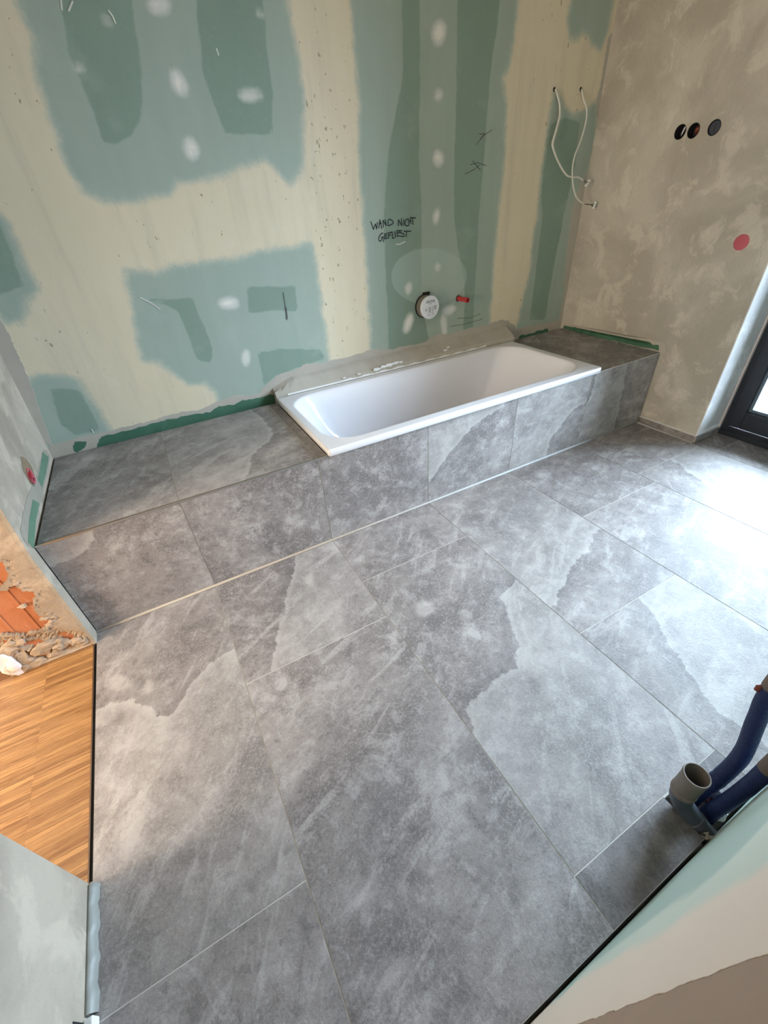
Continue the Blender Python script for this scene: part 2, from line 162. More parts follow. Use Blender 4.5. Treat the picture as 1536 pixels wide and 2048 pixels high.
# ---------------------------------------------------------------- material helper
class MB:
    def __init__(s, name, rough=.8, metallic=0.0, spec=.5):
        s.m = bpy.data.materials.new(name); s.m.use_nodes = True; s.t = s.m.node_tree; s.b = s.t.nodes['Principled BSDF']
        s.b.inputs['Roughness'].default_value = rough; s.b.inputs['Metallic'].default_value = metallic
        s.b.inputs['Specular IOR Level'].default_value = spec; s.pos = s.n('ShaderNodeTexCoord').outputs['Object']
    def n(s, t): return s.t.nodes.new(t)
    def put(s, v, sock):
        if hasattr(v, 'is_output'): s.t.links.new(v, sock)
        elif isinstance(v, tuple) and sock.type == 'RGBA': sock.default_value = (*v, 1) if len(v) == 3 else v
        else: sock.default_value = v
    def noise(s, scale, detail=4, rough=.55, vec=None, dist=0.0, color=False):
        x = s.n('ShaderNodeTexNoise'); x.inputs['Scale'].default_value = scale; x.inputs['Detail'].default_value = detail
        x.inputs['Roughness'].default_value = rough; x.inputs['Distortion'].default_value = dist
        s.put(vec if vec is not None else s.pos, x.inputs['Vector']); return x.outputs['Color' if color else 'Fac']
    def mapv(s, sc=(1, 1, 1), rot=(0, 0, 0), loc=(0, 0, 0), vec=None):
        x = s.n('ShaderNodeMapping'); x.inputs['Scale'].default_value = sc; x.inputs['Rotation'].default_value = rot; x.inputs['Location'].default_value = loc
        s.put(vec if vec is not None else s.pos, x.inputs['Vector']); return x.outputs[0]
    def math(s, op, a, b=0.0, clamp=False):
        x = s.n('ShaderNodeMath'); x.operation = op; x.use_clamp = clamp; s.put(a, x.inputs[0]); s.put(b, x.inputs[1]); return x.outputs[0]
    def step(s, v, a, b, smooth=True, lo=0.0, hi=1.0):
        x = s.n('ShaderNodeMapRange'); x.interpolation_type = 'SMOOTHSTEP' if smooth else 'LINEAR'
        s.put(v, x.inputs['Value']); x.inputs['From Min'].default_value = a; x.inputs['From Max'].default_value = b
        x.inputs['To Min'].default_value = lo; x.inputs['To Max'].default_value = hi; return x.outputs[0]
    def mix(s, f, a, b, mode='MIX'):
        x = s.n('ShaderNodeMix'); x.data_type = 'RGBA'; x.blend_type = mode; s.put(f, x.inputs[0]); s.put(a, x.inputs[6]); s.put(b, x.inputs[7]); return x.outputs[2]
    def attr(s, name):
        x = s.n('ShaderNodeAttribute'); x.attribute_name = name; return x.outputs['Fac']
    def rand(s): return s.n('ShaderNodeObjectInfo').outputs['Random']
    def vadd(s, a, b):
        x = s.n('ShaderNodeVectorMath'); x.operation = 'ADD'; s.put(a, x.inputs[0]); s.put(b, x.inputs[1]); return x.outputs[0]
    def bump(s, h, strength=.3, dist=.01, prev=None):
        x = s.n('ShaderNodeBump'); x.inputs['Strength'].default_value = strength; x.inputs['Distance'].default_value = dist
        s.put(h, x.inputs['Height'])
        if prev is not None: s.put(prev, x.inputs['Normal'])
        return x.outputs[0]
    def done(s, color=None, rough=None, normal=None):
        if color is not None: s.put(color, s.b.inputs['Base Color'])
        if rough is not None: s.put(rough, s.b.inputs['Roughness'])
        if normal is not None: s.put(normal, s.b.inputs['Normal'])
        return s.m
def plain(name, c, rough=.6, metallic=0.0, spec=.5, var=.12, sc=30, bump=.0):
    b = MB(name, rough, metallic, spec); f = b.noise(sc, 4)
    lo = tuple(x*(1-var) for x in c); hi = tuple(min(1, x*(1+var)) for x in c)
    cc = b.mix(f, lo, hi); nn = b.bump(b.noise(sc*3, 4), bump, .003) if bump else None
    return b.done(cc, normal=nn)
# ---------------------------------------------------------------- materials
def mat_board():
    b = MB('moisture_board', .75, spec=.35)
    n1 = b.noise(2.2, 4); n2 = b.noise(14, 5, .6); n3 = b.noise(70, 4, .6); streak = b.noise(5, 4, vec=b.mapv((3, 1, .35)))
    def sd(name, amp=.02, w=.004, n=None, off=0.0):
        v = b.math('ADD', b.attr(name), b.math('MULTIPLY', b.math('SUBTRACT', n if n is not None else n2, .5), amp)); return b.step(v, -w+off, w+off)
    board = b.mix(n1, (.190, .272, .214), (.228, .315, .252))
    board = b.mix(b.step(n3, .5, .9, hi=.35), board, (.30, .42, .36))
    skim = b.mix(streak, (.315, .385, .322), (.380, .445, .378))
    dark = sd('dark', .025, .006)
    green = b.mix(b.math('MULTIPLY', dark, .80), skim, board)
    green = b.mix(b.math('MULTIPLY', sd('circ', .01, .006), .45), green, (.44, .54, .48))
    wash = b.step(b.noise(3.3, 5, .62), .55, .72, hi=.22); green = b.mix(wash, green, (.48, .54, .47))
    cream = b.mix(n1, (.66, .575, .405), (.74, .66, .495))
    cream = b.mix(b.step(streak, .45, .8, hi=.5), cream, (.54, .48, .365))
    cream = b.mix(b.step(n2, .55, .8, hi=.3), cream, (.74, .70, .61))
    fl = b.step(b.math('ADD', b.noise(52, 3, .5, vec=b.mapv((1, 1, .6))), b.math('MULTIPLY', b.noise(2.1, 2), .22)), .80, .84); cream = b.mix(b.math('MULTIPLY', fl, .75), cream, (.26, .22, .13))
    g = b.math('ADD', b.attr('green'), b.math('MULTIPLY', b.math('SUBTRACT', n2, .5), .05))
    g = b.math('ADD', g, b.math('MULTIPLY', b.math('SUBTRACT', n3, .5), .02))
    soft = b.step(g, -.030, .010)
    c = b.mix(soft, cream, green)
    edge = b.math('MULTIPLY', b.step(g, -.035, -.005), b.step(g, .02, .0)); c = b.mix(b.math('MULTIPLY', edge, .25), c, (.46, .52, .44))
    spot = b.step(b.math('ADD', b.attr('spot'), b.math('MULTIPLY', b.math('SUBTRACT', n2, .5), .03)), -.018, .012)
    c = b.mix(b.math('MULTIPLY', spot, .72), c, (.76, .745, .69))
    core = b.step(b.math('ADD', b.attr('spot'), b.math('MULTIPLY', b.math('SUBTRACT', n3, .5), .02)), .010, .022); c = b.mix(b.math('MULTIPLY', core, .7), c, (.85, .80, .72))
    n4 = b.noise(22, 6, .65)
    sl = sd('slurry', .03, .002, n4)
    slc = b.mix(n2, (.40, .365, .305), (.49, .45, .385)); c = b.mix(sl, c, slc)
    tp = sd('tape', .03, .002, n4); c = b.mix(tp, c, b.mix(n2, (.028, .105, .062), (.085, .19, .125)))
    h = b.math('ADD', b.math('MULTIPLY', b.math('SUBTRACT', 1.0, soft), .8), b.math('MULTIPLY', sl, 1.2))
    h = b.math('ADD', h, b.math('MULTIPLY', spot, .5)); h = b.math('ADD', h, b.math('MULTIPLY', dark, -.25))
    nb = b.bump(h, .35, .003); nb = b.bump(b.noise(45, 5), .12, .004, nb)
    return b.done(c, rough=b.mix(tp, (.75,)*3, (.45,)*3) if False else .75, normal=nb)
def mat_front():
    b = MB('filled_board', .8, spec=.3)
    n1 = b.noise(2, 4); n2 = b.noise(12, 5, .6)
    g = b.math('ADD', b.attr('green'), b.math('MULTIPLY', b.math('SUBTRACT', n2, .5), .05)); g = b.step(g, -.03, .02)
    d = b.math('ADD', b.attr('dark'), b.math('MULTIPLY', b.math('SUBTRACT', n2, .5), .04)); d = b.step(d, -.03, .02)
    cream = b.mix(n1, (.70, .585, .455), (.77, .65, .515))
    c = b.mix(g, cream, (.56, .61, .50)); c = b.mix(d, c, b.mix(n1, (.36, .46, .38), (.42, .51, .43)))
    br = b.math('ADD', b.attr('brown'), b.math('MULTIPLY', b.math('SUBTRACT', b.noise(30, 5), .5), .012)); br = b.step(br, -.001, .001)
    c = b.mix(br, c, b.mix(n2, (.31, .215, .145), (.38, .265, .18)))
    h = b.math('MULTIPLY', br, .4)
    return b.done(c, normal=b.bump(b.noise(60, 4), .1, .002, b.bump(h, .5, .004)))
def mat_plaster(name, base, lo, warmtint=0):
    b = MB(name, .9, spec=.2)
    n1 = b.noise(1.7, 5, .6, dist=.6); n2 = b.noise(6, 6, .65, dist=.4); n3 = b.noise(50, 5, .7); n4 = b.noise(160, 3)
    hi = tuple(min(1, x*1.22) for x in base)
    c = b.mix(b.step(n1, .38, .62), lo, base); c = b.mix(b.step(n2, .5, .62, hi=.6), c, hi)
    c = b.mix(b.step(n3, .58, .8, hi=.4), c, lo)
    c = b.mix(b.step(b.noise(35, 2), .73, .77, hi=.6), c, tuple(x*.55 for x in base))
    nb = b.bump(n3, .5, .008); nb = b.bump(n4, .35, .003, nb)
    return b.done(c, normal=nb)
def mat_tile():
    b = MB('slate_look_tile', .5, spec=.4)
    r = b.rand(); comb = b.n('ShaderNodeCombineXYZ')
    b.put(b.math('MULTIPLY', r, 37.0), comb.inputs[0]); b.put(b.math('MULTIPLY', r, 91.0), comb.inputs[1]); b.put(b.math('MULTIPLY', r, 53.0), comb.inputs[2])
    v = b.vadd(b.pos, comb.outputs[0])
    big = b.noise(2.4, 5, .6, vec=v, dist=.8); mid = b.noise(8, 7, .70, vec=v, dist=.4); m2 = b.noise(26, 6, .72, vec=v, dist=.3); fine = b.noise(120, 4, .72, vec=v); grit = b.noise(260, 3, .65, vec=v)
    mp = b.n('ShaderNodeVectorRotate'); mp.rotation_type = 'Z_AXIS'; b.put(v, mp.inputs['Vector']); b.put(b.math('ADD', b.math('MULTIPLY', r, 1.1), -1.2), mp.inputs['Angle'])
    st = b.noise(3.2, 7, .66, vec=b.mapv((1, 4.5, 4.5), vec=mp.outputs[0]), dist=.5)
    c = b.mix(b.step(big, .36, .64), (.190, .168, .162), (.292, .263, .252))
    c = b.mix(b.step(mid, .49, .68, hi=.62), c, (.46, .43, .42))
    c = b.mix(b.step(mid, .48, .30, hi=.55), c, (.120, .110, .110))
    c = b.mix(b.step(st, .52, .66, hi=.55), c, (.49, .46, .445))
    c = b.mix(b.step(st, .46, .34, hi=.35), c, (.130, .120, .119))
    c = b.mix(b.step(m2, .52, .68, hi=.42), c, (.48, .45, .435)); c = b.mix(b.step(m2, .47, .33, hi=.48), c, (.105, .097, .096))
    gm = b.step(big, .62, .40)                                  # grainy where the slate is darker
    c = b.mix(b.math('MULTIPLY', b.step(fine, .51, .66), b.math('ADD', b.math('MULTIPLY', gm, .26), .14)), c, (.47, .445, .43))
    c = b.mix(b.math('MULTIPLY', b.step(fine, .49, .34), b.math('ADD', b.math('MULTIPLY', gm, .26), .16)), c, (.085, .078, .078))
    c = b.mix(b.step(grit, .55, .75, hi=.35), c, (.55, .52, .50)); c = b.mix(b.step(grit, .45, .28, hi=.35), c, (.10, .09, .09))
    bl = b.step(b.math('ADD', b.noise(8, 2, .5, vec=v), b.math('MULTIPLY', fine, .10)), .725, .80, hi=.45); c = b.mix(bl, c, (.50, .475, .455))
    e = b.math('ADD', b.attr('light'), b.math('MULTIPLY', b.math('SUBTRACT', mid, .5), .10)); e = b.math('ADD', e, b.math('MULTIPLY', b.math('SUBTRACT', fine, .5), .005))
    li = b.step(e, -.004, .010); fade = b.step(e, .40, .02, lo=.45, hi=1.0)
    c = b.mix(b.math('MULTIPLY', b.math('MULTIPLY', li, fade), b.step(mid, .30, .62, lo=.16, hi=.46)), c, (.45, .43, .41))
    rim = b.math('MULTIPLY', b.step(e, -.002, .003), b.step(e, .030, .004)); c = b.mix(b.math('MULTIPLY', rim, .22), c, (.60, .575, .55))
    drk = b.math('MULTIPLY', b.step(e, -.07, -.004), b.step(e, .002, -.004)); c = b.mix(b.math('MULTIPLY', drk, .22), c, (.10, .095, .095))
    sp = b.step(b.math('ADD', b.attr('spotty'), b.math('MULTIPLY', b.math('SUBTRACT', mid, .5), .04)), -.012, .014); c = b.mix(b.math('MULTIPLY', sp, .45), c, (.56, .53, .50))
    vein = b.math('ABSOLUTE', b.math('SUBTRACT', b.noise(1.3, 4, .55, vec=v, dist=1.2), .5)); c = b.mix(b.step(vein, .004, .0, hi=.14), c, (.60, .58, .56))
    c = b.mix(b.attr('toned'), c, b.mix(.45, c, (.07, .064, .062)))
    h = b.math('ADD', b.math('MULTIPLY', fine, .7), b.math('MULTIPLY', mid, .8)); nb = b.bump(h, .32, .004); nb = b.bump(grit, .2, .0015, nb)
    return b.done(c, rough=b.step(fine, .3, .7, lo=.50, hi=.66), normal=nb)
M_BOARD = mat_board(); M_FRONT = mat_front()
M_PR = mat_plaster('lime_plaster_right', (.53, .49, .42), (.41, .375, .315))
M_PL = mat_plaster('plaster_left', (.46, .395, .315), (.32, .275, .215))
M_REV = mat_plaster('reveal_plaster', (.78, .77, .76), (.68, .67, .66))
M_TILE = mat_tile()
M_GROUT = plain('grout', (.58, .55, .50), .9)
M_SCREED = plain('screed', (.20, .185, .17), .95, bump=.4)
M_BEAD = plain('pale_grout_bead', (.47, .46, .45), .6, var=.05)
M_ENAMEL = plain('white_enamel', (.755, .75, .785), .12, var=.01, spec=.6)
M_CEIL = plain('ceiling_plaster', (.74, .72, .67), .9)
M_WHITE = plain('white_filler', (.80, .80, .78), .7, var=.05, bump=.2)
M_DARK = plain('dark_gap', (.012, .012, .012), .9)
M_SLUR = plain('grey_slurry', (.44, .405, .345), .85, var=.15, sc=14, bump=.2)
M_GTAPE = plain('green_sealing_coat', (.06, .16, .095), .55, var=.45, sc=22, bump=.2)
M_LTAPE = plain('pale_green_strip', (.125, .22, .145), .6, var=.25, sc=14, bump=.1)
M_BEIGE = plain('beige_patch', (.50, .46, .39), .9, sc=12)
M_METAL = plain('brushed_trim', (.30, .22, .17), .38, metallic=.75, var=.06)
M_BRASS = plain('bronze_strip', (.16, .11, .08), .4, metallic=.7, var=.1)
M_BLACKF = plain('anthracite_frame', (.020, .024, .033), .28, var=.2, sc=9)
M_GASK = plain('rubber_gasket', (.008, .008, .009), .5)
M_INK = plain('black_marker', (.010, .018, .017), .7)
M_CHALK = plain('chalk_scratch', (.66, .68, .62), .8)
M_CABLE = plain('white_cable', (.66, .64, .58), .45, var=.05)
M_WIRE = plain('dark_wire', (.05, .04, .04), .5)
M_TERM = plain('terminal_plastic', (.82, .82, .80), .4, var=.04)
M_RED = plain('red_plastic', (.45, .035, .04), .4, var=.1)
M_PINK = plain('red_cover', (.50, .10, .125), .55, var=.1)
M_REDD = plain('dark_red_plastic', (.20, .012, .016), .5)
M_PLATE = plain('white_cover', (.72, .73, .75), .45, var=.03)
M_OLDB = plain('beige_body', (.20, .18, .145), .6)
M_GREYP = plain('grey_drain_plastic', (.085, .10, .125), .38, var=.08)
M_GREYB = plain('dusty_socket_plastic', (.22, .185, .155), .5, var=.1)
M_CUP = plain('black_box_plastic', (.013, .013, .018), .5)
M_LID = plain('slate_grey_lid', (.045, .05, .07), .5)
M_COPPER = plain('brown_wire', (.22, .05, .03), .5)
M_TAPEB = plain('brown_tape', (.20, .15, .12), .6)
M_FOAM = plain('pale_foam', (.80, .72, .68), .9, var=.08, bump=.4)
def mat_blue():
    b = MB('blue_insulation', .55, spec=.4); w = b.noise(35, 3, vec=b.mapv((1, 1, 3)))
    c = b.mix(w, (.011, .021, .085), (.020, .038, .135)); return b.done(c, normal=b.bump(b.noise(55, 4, vec=b.mapv((1, 1, 2))), .5, .006))
M_BLUE = mat_blue()
def mat_wood():
    b = MB('oak_parquet', .38, spec=.45); r = b.rand(); comb = b.n('ShaderNodeCombineXYZ'); b.put(b.math('MULTIPLY', r, 57.0), comb.inputs[1]); b.put(b.math('MULTIPLY', r, 31.0), comb.inputs[0])
    v = b.vadd(b.pos, comb.outputs[0])
    g = b.noise(6, 6, .6, vec=b.mapv((1.2, 30, 10), vec=v)); g2 = b.noise(11, 6, .7, vec=b.mapv((1.1, 22, 10), vec=v))
    c = b.mix(r, (.235, .115, .042), (.46, .250, .098)); c = b.mix(b.step(g, .50, .64, hi=.75), c, (.20, .075, .020)); c = b.mix(b.step(g2, .54, .66, hi=.75), c, (.12, .042, .012))
    c = b.mix(b.step(g, .46, .3, hi=.5), c, (.56, .31, .12))
    return b.done(c, normal=b.bump(g2, .15, .001))
M_WOOD = mat_wood()
def mat_brick():
    b = MB('orange_brick', .85, spec=.2); n = b.noise(8, 5); n2 = b.noise(60, 4)
    c = b.mix(n, (.42, .150, .070), (.52, .21, .105)); c = b.mix(b.step(b.noise(14, 4, vec=b.mapv((3, 3, .6))), .6, .72, hi=.5), c, (.70, .40, .27))
    return b.done(c, normal=b.bump(n2, .4, .003))
M_BRICK = mat_brick()
M_MORT = mat_plaster('beige_mortar', (.47, .37, .275), (.34, .26, .19))
M_RUB = mat_plaster('rubble_mortar', (.50, .40, .30), (.33, .25, .18))
def mat_gravel():
    b = MB('pale_gravel', .95); v = b.n('ShaderNodeTexVoronoi'); v.inputs['Scale'].default_value = 22; b.put(b.pos, v.inputs['Vector'])
    c = b.mix(b.noise(5, 4), (.24, .22, .215), (.31, .295, .285)); c = b.mix(b.step(v.outputs['Distance'], .1, .75), c, (.13, .11, .10))
    return b.done(c, normal=b.bump(v.outputs['Distance'], .6, .02))
M_GRAVEL = mat_gravel()
def mat_glass():
    m = bpy.data.materials.new('window_glass'); m.use_nodes = True; t = m.node_tree; t.nodes.clear()
    o = t.nodes.new('ShaderNodeOutputMaterial'); tr = t.nodes.new('ShaderNodeBsdfTransparent'); gl = t.nodes.new('ShaderNodeBsdfGlossy'); fr = t.nodes.new('ShaderNodeFresnel'); mx = t.nodes.new('ShaderNodeMixShader')
    tr.inputs[0].default_value = (.93, .96, .96, 1); gl.inputs['Roughness'].default_value = .02; fr.inputs[0].default_value = 1.45
    t.links.new(fr.outputs[0], mx.inputs[0]); t.links.new(tr.outputs[0], mx.inputs[1]); t.links.new(gl.outputs[0], mx.inputs[2]); t.links.new(mx.outputs[0], o.inputs[0]); return m
M_GLASS = mat_glass()
def mat_bronze():
    b = MB('trim_light', .3, metallic=1.0); return b.done((.62, .60, .58))
M_ALU = mat_bronze()
# ================================================================ ROOM SHELL
H = .487; ZC = 2.55
def wy(x): return .795+.024*x                 # back wall line
def wx(y): return 3.555+.045*y                # right wall line
XA = .504; P = .602; GAP = .0034
YN = -1.69
HX0, HX1, HY = 1.458, 1.605, -1.572           # pipe opening in the floor
# --- floor
bm = bmesh.new()
bbox(bm, (.0018, HY, -.10), (4.05, .92, -.0013)); bbox(bm, (.0, YN+.008, -.10), (HX0, HY, -.0013)); bbox(bm, (HX1, YN+.008, -.10), (3.47, HY, -.0013)); bbox(bm, (.0, YN-.05, -.13), (3.5, HY, -.10))
floor = tag(frombm('floor', bm, M_GROUT), 'grey slate-look floor tiles with pale narrow joints', kind='structure')
def tile(name, parent, u0, u1, v0, v1, fn, th, light, spot=(), step=.035, toned=0.0):
    """plane tile: fn(u, v, depth) -> point; top grid carries the traced light areas"""
    nu = max(1, round((u1-u0)/step)); nv = max(1, round((v1-v0)/step))
    U, V = np.meshgrid(np.linspace(u0, u1, nu+1), np.linspace(v0, v1, nv+1)); Pn = np.c_[U.ravel(), V.ravel()]
    vs = [fn(u, v, 0) for u, v in Pn]; fs = [(j*(nu+1)+i, j*(nu+1)+i+1, (j+1)*(nu+1)+i+1, (j+1)*(nu+1)+i) for j in range(nv) for i in range(nu)]
    b = len(vs); corners = [(u0, v0), (u1, v0), (u1, v1), (u0, v1)]
    vs += [fn(u, v, 0) for u, v in corners]+[fn(u, v, th) for u, v in corners]
    for i in range(4):
        j = (i+1) % 4; fs.append((b+i, b+4+i, b+4+j, b+j))
    fs.append((b+7, b+6, b+5, b+4))
    o = mk(name, vs, fs, M_TILE, parent); Q = np.r_[Pn, corners, corners]
    own = []
    for p in light:      # a traced area belongs to the tile it lies on and runs past its edges
        A = np.array(p, float); c = A.mean(0)
        if u0 < c[0] < u1 and v0 < c[1] < v1:
            A[:, 0] = np.where(A[:, 0] < u0+.014, u0-.25, np.where(A[:, 0] > u1-.014, u1+.25, A[:, 0])); A[:, 1] = np.where(A[:, 1] < v0+.014, v0-.25, np.where(A[:, 1] > v1-.014, v1+.25, A[:, 1])); own.append(A)
    light = own
    attr(o, 'light', sdf(Q, light) if light else np.full(len(Q), -1.0)); attr(o, 'spotty', sdf(Q, spot) if len(spot) else np.full(len(Q), -1.0))
    attr(o, 'toned', np.full(len(Q), toned))
    return o
ff = lambda u, v, d: (u, v, -d)
cols = [(-.0010, XA, [-1.232]), (XA, XA+P, [-.588]), (XA+P, XA+2*P, [-.352, -1.567]), (XA+2*P, XA+3*P, [-1.065]), (XA+3*P, XA+4*P, [-.562]), (XA+4*P, XA+5*P, [-.452]), (XA+5*P, 3.80, [-.55])]
for ci, (xa, xb, cuts) in enumerate(cols):
    ys = [-.004]+cuts+[YN+.008]
    for yi in range(len(ys)-1):
        y1, y0 = ys[yi]-GAP/2, ys[yi+1]+GAP/2
        a, b_ = xa+GAP/2, xb-GAP/2
        if ci == 5: b_ = 3.512
        if ci == 6:
            # the strip in the door recess and beside the wall
            if yi == 0: tile('floor_tile', floor, 3.516, 3.80, -.548, -.404, ff, .0011, LT_floor, LT_spot); continue
        if ci == 2 and yi == 2:
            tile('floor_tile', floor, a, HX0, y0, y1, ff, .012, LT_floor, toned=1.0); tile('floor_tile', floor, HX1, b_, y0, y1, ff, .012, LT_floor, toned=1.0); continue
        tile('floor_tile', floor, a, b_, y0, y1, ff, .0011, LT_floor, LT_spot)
# rubble and pipe ends in the floor opening
def lump(name, c, s, mat, parent, sub=2, jit=.22, seed=0):
    bm = bmesh.new(); bmesh.ops.create_icosphere(bm, subdivisions=sub, radius=1.0); rr = random.Random(seed)
    ph = [Vector((rr.uniform(-4, 4), rr.uniform(-4, 4), rr.uniform(-4, 4))) for _ in range(4)]
    for v in bm.verts:
        k = 1+jit*sum(math.sin(v.co.dot(p)*1.7) for p in ph)/2.2; v.co = Vector((v.co.x*s[0]*k, v.co.y*s[1]*k, v.co.z*s[2]*k))+Vector(c)
    return frombm(name, bm, mat, parent, False)
rr = random.Random(3)
for i in range(16):
    lump('mortar_crumb', (rr.uniform(HX0+.055, HX1-.012), rr.uniform(-1.675, -1.585), rr.uniform(-.08, -.045)), (rr.uniform(.008, .017),)*2+(rr.uniform(.006, .012),), [M_RUB, M_BEIGE, M_COPPER, M_WHITE][i % 4], floor, 1, .3, i)
lump('mortar_crumb', (1.585, -1.665, -.02), (.020, .018, .016), M_BEIGE, floor, 2, .3, 50)
lump('mortar_crumb', (1.560, -1.672, -.02), (.016, .014, .02), M_FOAM, floor, 2, .3, 51)
# --- back wall
wall_back = grid_wall('wall_back', -.08, 3.72, 0, ZC, .02, lambda u, v: (u, wy(u), v),
    dict(green=GREEN, dark=DARK, circ=CIRC, slurry=SLURRY, tape=TAPE, spot=SPOT), M_BOARD)
tag(wall_back, 'green moisture-resistant plasterboard wall with cream filled joints', kind='structure')
box('wall_core', (-.4, .90, 0), (4.05, 1.0, ZC), M_CEIL, wall_back)
def ribbon(name, strokes, w, mat, parent, off=.0012, th=.0006):
    vs, fs = [], []
    for s in strokes:
        if len(s) > 5: pts = [(p.x, p.y) for p in catmull([(a, b, 0) for a, b in s], 3)]
        else:            # straight pen strokes: one quad per segment so that sharp corners keep their width
            for a, c in zip(s[:-1], s[1:]):
                a = Vector(a); c = Vector(c); t = (c-a).normalized(); q = Vector((-t.y, t.x))*(w/2); a = a-t*w*.3; c = c+t*w*.3; base = len(vs)
                for p, sg in ((a, 1), (a, -1), (c, 1), (c, -1)): X, Z = p.x+sg*q.x, p.y+sg*q.y; vs.append((X, wy(X)-off-th-.00002*len(fs), Z))
                fs.append((base, base+1, base+3, base+2))
            continue
        n = len(pts); base = len(vs)
        for i, (x, z) in enumerate(pts):
            a = Vector(pts[max(i-1, 0)]); c = Vector(pts[min(i+1, n-1)]); t = (c-a).normalized() if (c-a).length > 1e-9 else Vector((1, 0)); q = Vector((-t.y, t.x))*(w/2*(.95+.12*random.random()))
            for sg in (1, -1):
                X, Z = x+sg*q.x, z+sg*q.y; vs.append((X, wy(X)-off-th, Z))
        for i in range(n-1): fs.append((base+2*i, base+2*i+1, base+2*i+3, base+2*i+2))
    return mk(name, vs, fs, mat, parent)
tag(ribbon('handwriting', WRITE, .0056, M_INK, wall_back, .0008), 'handwritten black marker words WAND NICHT GEFLIEST')
tag(ribbon('pencil_mark', SCRIB, .0028, M_WIRE, wall_back), 'thin dark pencil scribbles')
tag(ribbon('scratch', CHALK, .005, M_CHALK, wall_back), 'pale scratches')
# --- coats on other walls: thin real layers
def coat(name, poly, fn, mat, parent, th=.0015):
    n = len(poly); vs = [fn(u, v, .0003) for u, v in poly]+[fn(u, v, th) for u, v in poly]
    bm = bmesh.new(); V = [bm.verts.new(v) for v in vs]; bm.faces.new(V[n:])
    for i in range(n): bm.faces.new((V[i], V[(i+1) % n], V[n+(i+1) % n], V[n+i]))
    bmesh.ops.triangulate(bm, faces=[f for f in bm.faces if len(f.verts) > 4]); bmesh.ops.recalc_face_normals(bm, faces=bm.faces)
    return frombm(name, bm, mat, parent)
def rough_poly(poly, amp, n=5, seed=1):
    rr = random.Random(seed); out = []
    for i in range(len(poly)):
        a = Vector(poly[i]); b = Vector(poly[(i+1) % len(poly)]); L = (b-a).length; k = max(1, min(n, int(L/.02)))
        q = Vector((-(b-a).y, (b-a).x)).normalized() if L > 1e-6 else Vector((0, 0))
        for j in range(k): p = a+(b-a)*(j/k)+(q*rr.uniform(-amp, amp) if j else Vector((0, 0))); out.append((p.x, p.y))
    return out
# --- right wall with a door opening, sockets cut in
YR = -.40; YE = -1.50; ZD = 2.25; XO = 4.02; XF = 3.80
bm = bmesh.new()
def prism(bm, poly, z0, z1):
    a = [bm.verts.new((x, y, z0)) for x, y in poly]; b = [bm.verts.new((x, y, z1)) for x, y in poly]; n = len(poly)
    bm.faces.new(a[::-1]); bm.faces.new(b)
    for i in range(n): bm.faces.new((a[i], a[(i+1) % n], b[(i+1) % n], b[i]))
prism(bm, [(wx(YR), YR), (XO, YR), (XO, .95), (wx(.95), .95)], 0, ZC)
bmesh.ops.recalc_face_normals(bm, faces=bm.faces)
wall_right = frombm('wall_right', bm, M_PR)
SOCK = [(.282, 1.612), (.206, 1.608), (.096, 1.607)]
cut = bmesh.new()
for (y, z) in SOCK:
    bmesh.ops.create_cone(cut, cap_ends=True, segments=32, radius1=.033, radius2=.033, depth=.11, matrix=Matrix.Translation((wx(y), y, z)) @ Matrix.Rotation(R_(90), 4, 'Y'))
bmesh.ops.recalc_face_normals(cut, faces=cut.faces); cuto = frombm('cutter', cut, None)
md = wall_right.modifiers.new('b', 'BOOLEAN'); md.object = cuto; md.operation = 'DIFFERENCE'; md.solver = 'EXACT'
bpy.context.view_layer.update(); dg = bpy.context.evaluated_depsgraph_get()
nm = bpy.data.meshes.new_from_object(wall_right.evaluated_get(dg)); wall_right.modifiers.clear(); nm.materials.clear(); nm.materials.append(M_PR); nm.polygons.foreach_set('material_index', [0]*len(nm.polygons))
bm = bmesh.new(); bm.from_mesh(nm)
prism(bm, [(wx(-1.80), -1.80), (XO, -1.80), (XO, YE), (wx(YE), YE)], 0, ZC)
prism(bm, [(wx(YE), YE), (XO, YE), (XO, YR), (wx(YR), YR)], ZD, ZC)
bm.to_mesh(nm); bm.free(); wall_right.data = nm
bpy.data.objects.remove(cuto)
tag(wall_right, 'bare beige-grey plaster wall beside the glazed door', kind='structure')
rfn = lambda u, v, d: (wx(u)-d, u, v)
for i, p in enumerate(RSLUR): coat('slurry_patch', rough_poly(p, .004, 5, i), rfn, M_SLUR, wall_right)
for i, p in enumerate(RTAPE): coat('green_sealing_strip', rough_poly(p, .004, 5, i+5), rfn, M_GTAPE, wall_right, .003)
# reveal plaster lining and thin stop beside the frame
bm = bmesh.new(); bbox(bm, (wx(YR)+.0005, YR-.006, 0), (XF, YR+.002, ZD)); frombm('reveal_lining', bm, M_REV, wall_right)
box('plaster_stop', (XF-.022, YR-.014, 0), (XF-.001, YR-.0055, ZD), plain('pinkish_stop', (.60, .52, .50), .8), wall_right)
# --- front (near) wall
wall_front = grid_wall('wall_front', 0, 3.60, -.10, ZC, .03, lambda u, v: (u, YN, v), dict(green=NGREEN, dark=NDARK, brown=[[(-1, -.2), (.770, -.2), (.768, .75), (.774, 1.3), (.772, 2.7), (-1, 2.7)]]), M_FRONT)
tag(wall_front, 'plasterboard partition with green base, cream filler and brown raw edge', kind='structure')
box('wall_core', (0, YN-.12, -.10), (3.62, YN-.002, ZC), M_CEIL, wall_front)
